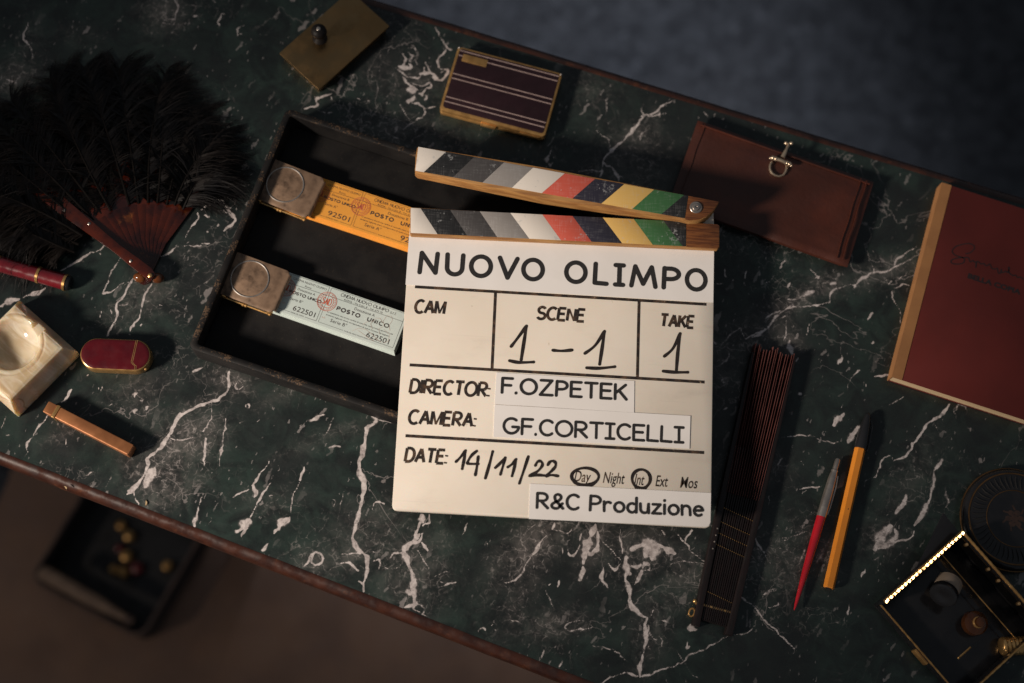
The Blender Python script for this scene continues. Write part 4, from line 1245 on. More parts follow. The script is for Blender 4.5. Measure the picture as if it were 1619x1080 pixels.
# ------------------------------------------------------------------ clapperboard
def build_clapper():
    zb, zt, zs, zu = .0278, .0328, .0395, .0475
    p, ang, _ = frame((656, 453), (1118, 481), zt)
    ct = P(880, 590, zb)
    t = Thing('clapperboard', 'white film clapperboard with striped sticks and NUOVO OLIMPO lettered across its top', 'clapperboard', (ct.x, ct.y, zb), ang)
    L = lambda a, b, h=zt: t.L2(a, b, h)
    Z = lambda z: z - zb
    # board with the ear that carries the hinge, rounded lower corners
    BL, BR = L(619.5, 806.5), L(1124, 834.5)
    TL, TR = L(648.5, 372), L(1129.5, 395)
    up = (TL - BL) / np.linalg.norm(TL - BL)
    rt = (BR - BL) / np.linalg.norm(BR - BL)
    upr = (TR - BR) / np.linalg.norm(TR - BR)
    pts = []
    for c, a, b in ((BL, up, rt), (BR, -rt, upr)):
        r = .0048
        for i in range(7):
            k = i / 6
            pts.append(tuple(c + a * r * (1 - k) ** 2 + b * r * k ** 2))
    ear = [L(1129, 352), L(1127, 317), L(1090, 312), L(1092, 356)]
    board = pts + [tuple(TR)] + [tuple(e) for e in ear] + [tuple(L(649, 345))]
    bm = bmesh.new()
    prism(bm, board, 0, Z(zt), .0007)
    b = t.part('board', bm, M['acrylic'])

    def sheet(name, px, z, m=M['white_paper'], parent=b, label=None, th=.00012):
        bm = bmesh.new()
        prism(bm, [tuple(L(*q)) for q in px], Z(z - th), Z(z))
        return t.part(name, bm, m, parent, label)
    title = sheet('title_sheet', [(646.7, 373.5), (1128.7, 396.8), (1127.5, 478.4), (641.2, 450.2)], zt + .00035, th=.0003)
    sheet('paper_label', [(785, 589), (1003, 602.5), (1002.5, 652.5), (782, 639)], zt + .00040, label='strip of white paper printed F.OZPETEK', th=.00035)
    sheet('paper_label', [(782, 640), (1091.5, 657.7), (1090, 709.7), (780, 691)], zt + .00055, label='strip of white paper printed GF.CORTICELLI', th=.00048)
    q = [(838, 764.8), (1124, 779.6), (1123, 826), (1120.6, 831), (1115, 833.2), (836, 820.5)]
    sheet('paper_label', q, zt + .00040, label='strip of white paper printed R&C Produzione', th=.00035)
    # printed frame lines
    ink = Ink()
    zl = Z(zt) + .00006
    for a, c in (((656, 453.5), (1117, 481.3)), ((647.6, 577), (1114, 604.2)), ((641, 689), (1113.3, 715.7))):
        ink.stroke([L(*a), L(*c)], .0025, zl, 'butt')
    for a, c in (((783.4, 461), (777.8, 583)), ((1010.3, 475), (1007.6, 597.5))):
        ink.stroke([L(*a), L(*c)], .0024, zl + .00001, 'butt')
    b_ink = t.part('frame_lines', ink.mesh('frame_lines'), M['worn_ink'], b)
    # printed field names
    px = .000523
    alt = {'N': 'Na', 'M': 'Ma'}
    for s, a, c, cap in (('CAM', (653, 496.3), (706, 498.8), 25), ('SCENE', (846.5, 506.2), (927.5, 511.2), 24.5), ('TAKE', (1041, 517.6), (1100.5, 521.2), 24),
                         ('DIRECTOR:', (645.3, 623.2), (777.5, 629.6), 26), ('CAMERA:', (643, 671.8), (755.5, 677.2), 25.5), ('DATE:', (637.6, 731.8), (710, 735.8), 25.5)):
        o, ex, l = along(t, a, c, zt)
        ch = cap * px
        ink = Ink()
        put_glyphs(ink, s, o, ex, l - .10 * ch, ch, .00245, zl + .00002, alt, 'butt', .11, .17)
        t.part('field_name', ink.mesh('field_name'), M['worn_ink'], b)
    for s, a, c, cap in (('Day', (907.5, 761), (938, 763), 17), ('Night', (953, 763.3), (992, 765.5), 17), ('Int', (1002.5, 766.2), (1023, 767.6), 17), ('Ext', (1036, 768.6), (1060.5, 770), 17), ('Mos', (1075, 771), (1107.5, 772.6), 17)):
        o, ex, l = along(t, a, c, zt)
        ink = Ink()
        put_font(ink, s, o, ex, l - .003, cap * px, zl + .00002, .16, .010)
        t.part('field_name', ink.mesh('field_name'), M['worn_ink'], b)
    # title lettering, each letter in its own measured box
    ink = Ink()
    zt2 = Z(zt) + .00041
    let = [('N', 118, 220), ('U', 245, 343), ('O', 360, 475), ('V', 494, 600), ('O', 608, 722), ('O', 812, 925), ('L', 948, 1026), ('Is', 1045, 1105), ('M', 1122, 1258), ('P', 1275, 1368), ('O', 1385, 1495)]
    b0, b1 = np.array((118, 642)), np.array((1495, 728))
    for g, x0, x1 in let:
        f = lambda x: b0 + (b1 - b0) * (x - 118) / (1495 - 118)
        A, B = f(x0), f(x1)
        o, ex, l = along(t, (620 + A[0] / 2.998, 220 + A[1] / 3), (620 + B[0] / 2.998, 220 + B[1] / 3), zt)
        ey = np.array((-ex[1], ex[0]))
        st, tw = G[g]
        w, cap = .0039, 39.6 * .000528
        for s in st:
            ink.stroke([o + ex * (w / 2 + a * (l - w) / tw) + ey * (w / 2 + c * (cap - w)) for a, c in s], w, zt2, 'round')
    t.part('title_lettering', ink.mesh('title_lettering'), M['black_ink'], b)
    for s, a, c, cap, alt2, w, gp in (('F.OZPETEK', (791, 623), (991.5, 634.3), 27.5, {}, .00235, .22), ('GF.CORTICELLI', (793.6, 687), (1082, 702.3), 28, {'I': 'Is'}, .00240, .19), ('R&C Produzione', (846.4, 805), (1113, 818), 26.5, {}, .00225, .20)):
        o, ex, l = along(t, a, c, zt)
        ink = Ink()
        put_glyphs(ink, s, o, ex, l, cap * px, w, zt2 + .00020, alt2, 'round', 0, gp, .46)
        t.part('label_lettering', ink.mesh('label_lettering'), M['black_ink'], b)
    # felt pen writing
    zm = Z(zt) + .00012
    ink = None

    def pen(org, sc, pts, w):
        p = [np.array(L(org[0] + x / sc, org[1] + y / sc)) for x, y in pts]
        out = []
        for i in range(len(p) - 1):
            p0, p1, p2, p3 = p[max(i - 1, 0)], p[i], p[i + 1], p[min(i + 2, len(p) - 1)]
            m = 6 if len(p) < 12 else 1
            for k in range(m):
                u = k / m
                out.append(.5 * (2 * p1 + (p2 - p0) * u + (2 * p0 - 5 * p1 + 4 * p2 - p3) * u * u + (3 * p1 - p0 - 3 * p2 + p3) * u ** 3))
        ink.stroke(out + [p[-1]], w, zm, 'round', 70, .16)
    A, B = (610, 460), (860, 460)
    s = 2.843
    wd = .0026
    for nm, org, items in (('scene_number', A, [[(563, 250), (590, 215), (632, 158)], [(632, 158), (622, 220), (608, 310)], [(556, 314), (600, 322), (664, 320)]]),
                           ('scene_dash', B, [[(40, 267), (80, 270), (126, 266)]]),
                           ('scene_number', B, [[(184, 281), (230, 245), (272, 182)], [(272, 182), (262, 250), (250, 330)], [(192, 346), (250, 348), (318, 341)]]),
                           ('take_number', B, [[(541, 294), (580, 258), (612, 192)], [(612, 192), (602, 270), (595, 355)], [(536, 361), (590, 366), (646, 366)]])):
        ink = Ink()
        for it in items:
            pen(org, s, it, wd)
        t.part(nm, ink.mesh(nm), M['marker_ink'], b)
    ink = Ink()
    wd = .0023
    for it in ([(315, 768), (335, 748), (358, 718)], [(358, 718), (352, 755), (343, 800)], [(408, 720), (385, 740), (368, 768), (372, 777), (415, 778)], [(415, 745), (409, 790), (402, 828)], [(480, 722), (465, 780), (447, 842)],
               [(492, 795), (512, 776), (536, 750)], [(536, 750), (527, 785), (515, 825)], [(548, 792), (568, 778), (585, 757)], [(585, 757), (577, 795), (567, 832)], [(640, 745), (622, 800), (600, 865)],
               [(672, 785), (680, 770), (693, 765), (703, 775), (700, 790), (680, 812), (646, 832), (680, 828), (710, 830)], [(728, 782), (738, 768), (752, 765), (763, 775), (760, 792), (742, 812), (720, 832), (745, 828), (774, 832)]):
        pen(A, s, it, wd)
    t.part('written_date', ink.mesh('written_date'), M['marker_ink'], b)
    wd = .0025
    el = lambda cx, cy, rx, ry, a0, a1: [(cx + rx * math.cos(rad(q)), cy + ry * math.sin(rad(q))) for q in np.linspace(a0, a1, 34)]
    ink = Ink()
    pen(B, s, el(185, 834, 61, 38, 60, 430), wd)
    pen(B, s, el(185, 838, 56, 40, 30, 160), wd)
    t.part('pen_circle', ink.mesh('pen_circle'), M['marker_ink'], b)
    ink = Ink()
    pen(B, s, el(437, 845, 41, 42, 100, 470), wd)
    pen(B, s, el(436, 847, 38, 44, 40, 130), wd)
    t.part('pen_circle', ink.mesh('pen_circle'), M['marker_ink'], b)

    order = ['white', 'black', 'dark_grey', 'light_grey', 'white', 'red', 'navy', 'yellow', 'green', 'black']

    def stripes(stick, h, topx, botx, top_line, bot_line):
        """Slanted tapes between pairs of points on the two long edges."""
        def lin(line, x):
            (x0, y0), (x1, y1) = line
            return (620 + x / 2.998, 220 + (y0 + (y1 - y0) * (x - x0) / (x1 - x0)) / 3)
        for i, c in enumerate(order):
            quad = [lin(bot_line, botx[i]), lin(bot_line, botx[i + 1]), lin(top_line, topx[i + 1]), lin(top_line, topx[i])]
            q = [L(*w, h) for w in quad]
            cen = sum(q) / 4
            q = [cen + (k - cen) * .998 for k in q]
            bm = bmesh.new()
            prism(bm, [tuple(k) for k in q], Z(h) - .00002, Z(h) + .00022 + random.uniform(-.00004, .00006), .00006, False)
            t.part('stripe', bm, M[c + '_tape'], stick)

    # lower stick, fixed along the top of the board
    bm = bmesh.new()
    prism(bm, [tuple(L(*q, zs)) for q in ((648.2, 368.5), (648.2, 330), (651, 327.8), (1134.5, 354.3), (1137.5, 357), (1137.5, 391), (1134.5, 393.6), (650.5, 371))], Z(zt) + .00025, Z(zs), .0006)
    ls = t.part('lower_stick', bm, M['raw_wood'])
    stripes(ls, zs, [88, 135, 275, 415, 560, 712, 855, 998, 1145, 1285, 1394], [88, 215, 355, 498, 650, 800, 945, 1090, 1235, 1377, 1392], ((88, 326.5), (1394, 392)), ((88, 445), (1394, 509)))
    bm = bmesh.new()
    prism(bm, [tuple(L(*q, zs)) for q in ((1085.6, 352.3), (1134.3, 354.9), (1136.9, 357.4), (1136.9, 390.5), (1134.0, 393), (1085.2, 390.6))], Z(zs) - .00002, Z(zs) + .00025, .00008, False)
    t.part('varnished_end', bm, M['varnished_wood'], ls)
    # upper stick, swung open about the hinge bolt
    bm = bmesh.new()
    prism(bm, [tuple(L(*q, zu)) for q in ((656, 268), (657.5, 245), (659.5, 233.5), (662.5, 231.6), (860, 264.5), (1088, 309), (1137.5, 318.8), (1129, 333), (1117, 343.5), (1104, 348.8), (1090, 349.5), (1078, 346.2), (860, 313.2), (660, 272))],
          Z(zt) + .0003, Z(zu), .0007)
    us = t.part('upper_stick', bm, M['raw_wood'])
    stripes(us, zu, [124, 255, 388, 530, 668, 818, 962, 1100, 1242, 1384, 1404], [110, 150, 288, 428, 568, 710, 855, 992, 1138, 1276, 1387], ((124, 37), (1404, 269)), ((110, 150), (1387, 376)))
    bm = bmesh.new()
    prism(bm, [tuple(L(*q, zu)) for q in ((1088.6, 309.9), (1136.4, 319.2), (1128, 332.6), (1116.3, 342.8), (1103.6, 348), (1090, 348.7), (1083.2, 346.8))], Z(zu) - .00002, Z(zu) + .00025, .00008, False)
    t.part('varnished_end', bm, M['varnished_wood'], us)
    c = L(1100, 328.5, zu)
    bm = bmesh.new()
    lathe(bm, [(.0052, 0), (.0052, .0007), (.0049, .0010), (.0032, .0010), (.0031, .0016), (.0027, .0021), (.0012, .0023), (.0009, .0016), (.0003, .0016)], 28, 'z', (c[0], c[1], Z(zu) + .00023))
    t.part('hinge_bolt', bm, M['bright_steel'], us)
    return t
# ------------------------------------------------------------------ things on the upper part of the table
def build_blotter():
    h = .012
    p, ang, w = frame((441, 84), (504, 142), h)
    d = (P(624, 49, h) - P(504, 142, h)).length
    t = Thing('desk_blotter', 'flat brass desk blotter plate with a dark turned knob beside the table edge', 'blotter', (p.x, p.y, .0003), ang)
    bm = bmesh.new()
    plate(bm, w - .004, d - .004, .0015, 0, .0078, .001, w / 2, d / 2)
    t.part('base_block', bm, M['brass'])
    bm = bmesh.new()
    plate(bm, w, d, .0010, .0092, .0117, .0005, w / 2, d / 2)
    plate(bm, w - .002, d - .002, .0010, .0080, .0090, .0003, w / 2, d / 2)
    t.part('top_plate', bm, M['brass'])
    c = t.L(506, 61, .012)
    bm = bmesh.new()
    lathe(bm, [(.0062, .0117), (.0066, .0125), (.0050, .0145), (.0034, .0165), (.0038, .0185), (.0060, .0210), (.0070, .0238), (.0066, .0264), (.0046, .0286), (.0022, .0295)], 28, 'z', (c.x, c.y, 0))
    k = t.part('knob', bm, M['knob_black'])
    bm = bmesh.new()
    lathe(bm, [(.0018, .0294), (.0018, .0301), (.0010, .0307)], 14, 'z', (c.x, c.y, 0))
    t.part('knob_tip', bm, M['bright_steel'], k)


def build_cigarette_case():
    h = .011
    p, ang, w = frame((724.6, 73), (889.5, 116.5), h)
    d = (P(691, 172, h) - P(724.6, 73, h)).length
    t = Thing('cigarette_case', 'dark burgundy cigarette case with gold frame and pairs of thin pale stripes', 'case', (p.x, p.y, .0003), ang)
    for z0, z1, nm in ((0, .0052, 'lower_shell'), (.0056, h, 'upper_shell')):
        bm = bmesh.new()
        plate(bm, w, d, .0035, z0, z1, .0011, w / 2, -d / 2)
        t.part(nm, bm, M['dull_gold'])
    bm = bmesh.new()
    plate(bm, w - .0044, d - .0046, .0026, h - .0004, h + .00025, .0002, w / 2, -d / 2 + .0004)
    pn = t.part('enamel_panel', bm, M['dark_enamel'])
    z = h + .00030
    for ya, yb in ((.060, 1), (.135, 0), (.425, 1), (.497, 1), (.790, 1), (.862, 1)):
        bm = bmesh.new()
        x0 = .0026 if yb else w * .285
        boxm(bm, x0, w - .0026, -d * ya - .00042, -d * ya + .00042, h + .0001, z)
        t.part('stripe', bm, M['stripe_metal'], pn)
    bm = bmesh.new()
    boxm(bm, .0026, w * .075, -d * .135 - .00042, -d * .135 + .00042, h + .0001, z)
    t.part('stripe', bm, M['stripe_metal'], pn)
    bm = bmesh.new()
    plate(bm, w * .235, d * .115, .0006, h + .0001, h + .0005, .0002, w * .185, -d * .155)
    t.part('name_plaque', bm, M['dull_gold'], pn)
    bm = bmesh.new()
    plate(bm, .014, .0028, .0010, .0032, .0072, .0006, w * .47, -d - .0007)
    plate(bm, .018, .0016, .0006, .0060, .0085, .0004, w * .86, -d - .0002)
    t.part('clasp', bm, M['dull_gold'])
    bm = bmesh.new()
    for x in (.0012, w - .0012):
        ball(bm, (x, -.0012, h - .0006), .0013)
    t.part('hinge_or_glint_knob', bm, M['bright_steel'])


def build_wallet():
    h = .012
    p, ang, w = frame((1104.5, 188), (1383, 286), h)
    d = (P(1350, 422, h) - P(1383, 286, h)).length
    t = Thing('leather_wallet', 'reddish brown leather wallet with a gold stirrup clasp behind the clapperboard', 'wallet', (p.x, p.y, .0003), ang)
    bm = bmesh.new()
    plate(bm, w - .002, d - .002, .004, 0, .0052, .0018, w / 2, -d / 2)
    t.part('back_panel', bm, M['red_leather'])
    bm = bmesh.new()
    n = 26
    grid = {}
    for i in range(n + 1):
        for j in range(n + 1):
            u, v = i / n, j / n
            e = min(u * w, (1 - u) * w, v * d, (1 - v) * d)
            z = .0105 + .0011 * (1 - math.exp(-e / .012)) - .0018 * math.exp(-e / .0012) - .0007 * math.exp(-((e - .0085) / .0016) ** 2) + .00018 * math.sin(u * 9 + v * 4)
            grid[i, j] = bm.verts.new((u * w, -v * d, z))
    for i in range(n):
        for j in range(n):
            bm.faces.new((grid[i, j], grid[i, j + 1], grid[i + 1, j + 1], grid[i + 1, j]))
    rim = [grid[i, 0] for i in range(n)] + [grid[n, j] for j in range(n)] + [grid[i, n] for i in range(n, 0, -1)] + [grid[0, j] for j in range(n, 0, -1)]
    low = [bm.verts.new((v.co.x, v.co.y, .0056)) for v in rim]
    for k in range(len(rim)):
        j = (k + 1) % len(rim)
        bm.faces.new((rim[k], rim[j], low[j], low[k]))
    bm.faces.new(low)
    fl = t.part('flap', bm, M['red_leather'])
    # sewn folds along the short ends and raised piping along the rims
    for x in (.0070, w - .0066, w - .0118):
        bm = bmesh.new()
        tube(bm, [(x + .0003 * math.sin(k * .9), -d * (.03 + .94 * k / 16), .0114 + (.0004 if x > .01 else 0)) for k in range(17)], .0005, 6)
        t.part('seam', bm, M['red_leather'], fl)
    for y in (.0045,):
        bm = bmesh.new()
        tube(bm, [(w * (.02 + .96 * k / 20), -y, .0115) for k in range(21)], .0008, 6)
        t.part('seam', bm, M['red_leather'], fl)
    # stirrup clasp
    z = .0155
    q = lambda x, y: t.L(1200 + x / 13.5, 210 + y / 13.5, z)
    bm = bmesh.new()
    a, b = q(640, 235), q(505, 525)
    tube(bm, [a, a * .6 + b * .4 + Vector((0, 0, .0010)), a * .25 + b * .75 + Vector((0, 0, .0008)), b], [.0013, .0012, .0018, .0021], 10)
    for s in ((575, 220), (692, 225)):
        ball(bm, q(*s), .0017, n=10)
    t.part('clasp_strap', bm, M['pale_gold'], fl)
    bm = bmesh.new()
    a, b = q(380, 560), q(590, 650)
    tube(bm, [a, (a + b) / 2 + Vector((.0002, .0004, .0003)), b], .0016, 10)
    for s in ((300, 535), (360, 555), (600, 640), (655, 665)):
        ball(bm, q(*s), .0021, n=10)
    for s in ((245, 540), (690, 700)):
        ball(bm, q(*s), .0013, n=10)
    t.part('clasp_bar', bm, M['pale_gold'], fl)
    bm = bmesh.new()
    pts = [(285, 590), (245, 680), (245, 760), (285, 835), (350, 885), (440, 910), (530, 880), (580, 810), (600, 740), (600, 690)]
    tube(bm, [q(*s) - Vector((0, 0, .0022)) for s in pts], .0009, 8)
    t.part('clasp_ring', bm, M['pale_gold'], fl)


def build_book():
    h = .0135
    p, ang, _ = frame((1411, 596), (1619, 672), h)
    dep = (P(1473.5, 284.5, h) - P(1411, 596, h)).length
    ang += rad(2.2)
    t = Thing('script_book', 'dark red cloth script book with a tan spine strip lettered BELLA COPIA', 'book', (p.x, p.y, .0003), ang)
    w = .152
    bm = bmesh.new()
    boxm(bm, .0002, w, 0, dep, 0, .0012, .0002)
    boxm(bm, .0002, w, 0, dep, h - .0013, h, .0002)
    t.part('cover', bm, M['book_cloth'])
    bm = bmesh.new()
    boxm(bm, .0010, w - .001, .0006, dep - .0006, .00125, h - .00135)
    t.part('page_block', bm, M['page_edges'])
    sw = np.linalg.norm(t.L2(1433, 598, h) - t.L2(1411, 596, h)) * .70
    bm = bmesh.new()
    loft(bm, [([(sw, -h + .0003 + .0), (sw, 0.0)], 0)] and [(
        [(-.0006, -.0002), (sw, -.0002), (sw, dep + .0002), (-.0006, dep + .0002)], h + .00005), ([(-.0006, -.0002), (sw, -.0002), (sw, dep + .0002), (-.0006, dep + .0002)], h + .00035)])
    boxm(bm, -.0007, .0001, -.0001, dep + .0001, .0001, h + .0003)
    t.part('spine_strip', bm, M['book_tape'])
    ink = Ink()
    z = h + .00012
    o, ex, l = along(t, (1529.3, 439.4), (1612.7, 466.2), h)
    put_font(ink, 'BELLA COPIA', o, ex, l, .0044, z, 0, .042)
    q = lambda x, y: t.L2(1490 + x / 9.82, 370 + y / 9.82, h)

    def smooth(pts, n=4):
        pts = [np.array(k, float) for k in pts]
        out = []
        for i in range(len(pts) - 1):
            p0, p1, p2, p3 = pts[max(i - 1, 0)], pts[i], pts[i + 1], pts[min(i + 2, len(pts) - 1)]
            for k in range(n):
                u = k / n
                out.append(.5 * (2 * p1 + (p2 - p0) * u + (2 * p0 - 5 * p1 + 4 * p2 - p3) * u * u + (3 * p1 - p0 - 3 * p2 + p3) * u ** 3))
        return out + [pts[-1]]
    S1 = [(360, 310), (430, 292), (485, 240), (490, 190), (430, 155), (350, 155), (220, 190), (155, 250), (160, 300), (210, 340), (300, 365), (340, 400), (320, 450), (250, 470), (170, 465), (130, 440), (145, 405), (210, 380), (300, 370), (370, 366), (405, 378), (415, 412), (430, 435), (470, 412), (485, 430), (512, 440)]
    S2 = [(530, 430), (515, 522), (522, 440), (550, 430), (572, 450), (600, 470), (640, 460), (662, 490), (692, 495), (730, 468), (745, 490), (770, 540), (820, 545), (850, 535), (862, 600), (892, 615), (910, 555), (918, 600), (950, 596), (980, 580), (1010, 600), (1036, 535), (1022, 522), (1032, 600), (1062, 630), (1100, 650), (1130, 640), (1162, 680), (1200, 670), (1260, 710)]
    for s in (S1, S2):
        ink.stroke([q(*k) for k in smooth(s)], .00085, z, 'round', 100)
    t.part('lettering', ink.mesh('lettering'), M['book_ink'])


# ------------------------------------------------------------------ things on the left of the table
def build_lipstick():
    r = .0068
    p, ang, l = frame((-75, 397), (112, 449), r)
    t = Thing('lipstick_tube', 'dark red lacquered tube with gold rings lying beside the feather fan', 'tube', (p.x, p.y, .0003), ang)
    bm = bmesh.new()
    lathe(bm, [(r * .9, 0), (r, .001), (r, l * .45)], 32, 'x', (0, 0, r))
    t.part('base', bm, M['red_lacquer'])
    bm = bmesh.new()
    lathe(bm, [(r * .985, l * .45), (r * .985, l * .955)], 32, 'x', (0, 0, r))
    t.part('cap', bm, M['red_lacquer'])
    for f, w in ((.395, .0025), (.735, .0022), (.958, .0022)):
        bm = bmesh.new()
        lathe(bm, [(r * .97, l * f - w / 2), (r * 1.06, l * f - w / 2), (r * 1.06, l * f + w / 2), (r * .97, l * f + w / 2)], 32, 'x', (0, 0, r))
        t.part('ring', bm, M['gold'])
    bm = bmesh.new()
    lathe(bm, [(r * .95, l * .965), (r * .93, l * .99), (r * .8, l)], 28, 'x', (0, 0, r))
    t.part('end_cap', bm, M['black_gloss'])


def build_ashtray():
    H = .026
    p, ang, w = frame((32, 476), (122.7, 556.5), .010)
    d = (P(22, 653, .010) - P(122.7, 556.5, .010)).length * 1.0
    t = Thing('ashtray', 'square cream onyx ashtray with a round polished bowl and brown cracks', 'ashtray', (p.x, p.y, .0003), ang)
    n = 150
    bm = bmesh.new()
    grid = {}
    d = max(d, w)
    bc = t.L2(24, 549, .016)
    R = .0215
    for i in range(n + 1):
        for j in range(n + 1):
            u, v = i / n, j / n
            x, y = u * w, -v * d
            e = min(u * w, (1 - u) * w, v * d, (1 - v) * d)
            z = H * (.42 + .58 * min(1, e / .0060) ** .9)
            z -= .0007 * math.exp(-((e - .0064) / .0012) ** 2)
            rr = math.hypot(x - bc[0], y - bc[1])
            z -= .0006 * math.exp(-((rr - R - .0042) / .0008) ** 2)
            if rr < R:
                z = min(z, H - .0012 - .0125 * (1 - (rr / R) ** 2.6) ** .75)
            elif rr < R + .0014:
                z -= .0012 * (1 - (rr - R) / .0014) ** 1.5
            # rest for a cigarette towards the far side
            gx = abs(x - w * .50)
            if y > bc[1] and rr > R * .8 and gx < .0058:
                z = min(z, H - .0050 * (1 - max(0, gx - .0042) / .0016))
            grid[i, j] = bm.verts.new((x, y, z))
    for i in range(n):
        for j in range(n):
            bm.faces.new((grid[i, j], grid[i, j + 1], grid[i + 1, j + 1], grid[i + 1, j]))
    rim = [grid[i, 0] for i in range(n)] + [grid[n, j] for j in range(n)] + [grid[i, n] for i in range(n, 0, -1)] + [grid[0, j] for j in range(n, 0, -1)]
    low = [bm.verts.new((v.co.x, v.co.y, .0)) for v in rim]
    for k in range(len(rim)):
        j = (k + 1) % len(rim)
        bm.faces.new((rim[k], rim[j], low[j], low[k]))
    bm.faces.new(low)
    me = finish('ashtray_block', bm, 50)
    t.part('stone_block', me, M['onyx'])


def build_oval_lighter():
    h = .013
    p, ang, _ = frame((126.5, 558), (238.3, 563), h)
    w = (P(238.3, 563, h) - P(126.5, 558, h)).length
    d = (P(182, 536, h) - P(182, 586, h)).length
    t = Thing('oval_lighter', 'rounded oval lighter of dark red enamel with a gold rim beside the onyx ashtray', 'lighter', (p.x, p.y, .0003), ang)

    def st(i, n=18):
        r = d / 2 - i
        pts = []
        for sx in (1, -1):
            for k in range(n + 1):
                a = rad(-90 + 180 * k / n) + (0 if sx > 0 else math.pi)
                pts.append((w / 2 + sx * (w / 2 - d / 2) + r * math.cos(a), r * math.sin(a)))
        return pts
    bm = bmesh.new()
    loft(bm, [(st(.0012), 0), (st(.0003), .0006), (st(0), .0018), (st(0), h - .0018), (st(.0004), h - .0006), (st(.0012), h)])
    t.part('metal_shell', bm, M['gold'])
    bm = bmesh.new()
    loft(bm, [(st(.0011), h - .0006), (st(.0011), h + .0003), (st(.0016), h + .0006), (st(.004), h + .0008)])
    pn = t.part('enamel_panel', bm, M['wine_enamel'])
    q = lambda a, b: t.L2(a / 3.857, 380 + b / 3.857, h)
    for off in (-.0006, .0006):
        ink = Ink()
        pts = [q(836, 612), (q(836, 612) + q(806, 745)) / 2, q(806, 745), q(815, 758), q(828, 768), q(826, 795)]
        ink.stroke([a + np.array((off, 0)) for a in pts], .00042, h + .00086, 'butt', 170)
        t.part('lid_line', ink.mesh('lid_line'), M['gold'], pn)
    bm = bmesh.new()
    ball(bm, (w * .93, -d * .36, h * .6), .0016)
    t.part('hinge_or_glint_knob', bm, M['gold'])


def build_slim_lighter():
    h = .0135
    p, ang, l = frame((67.3, 650.5), (202, 720), h)
    wd = (P(77, 634, h) - P(67.3, 650.5, h)).length
    t = Thing('slim_lighter', 'slim coppery metal lighter with square ends below the onyx ashtray', 'lighter', (p.x, p.y, .0003), ang)
    bm = bmesh.new()
    plate(bm, l * .865, wd, .0012, 0, h, .0011, l * .5675, wd / 2)
    t.part('body', bm, M['copper'])
    bm = bmesh.new()
    plate(bm, l * .105, wd, .0009, 0, h, .0006, l * .0525, wd / 2)
    t.part('cap', bm, M['copper'])
    bm = bmesh.new()
    plate(bm, .0030, wd + .0012, .0006, .0000, h + .0007, .0005, l * .120, wd / 2)
    t.part('band', bm, M['gold'])


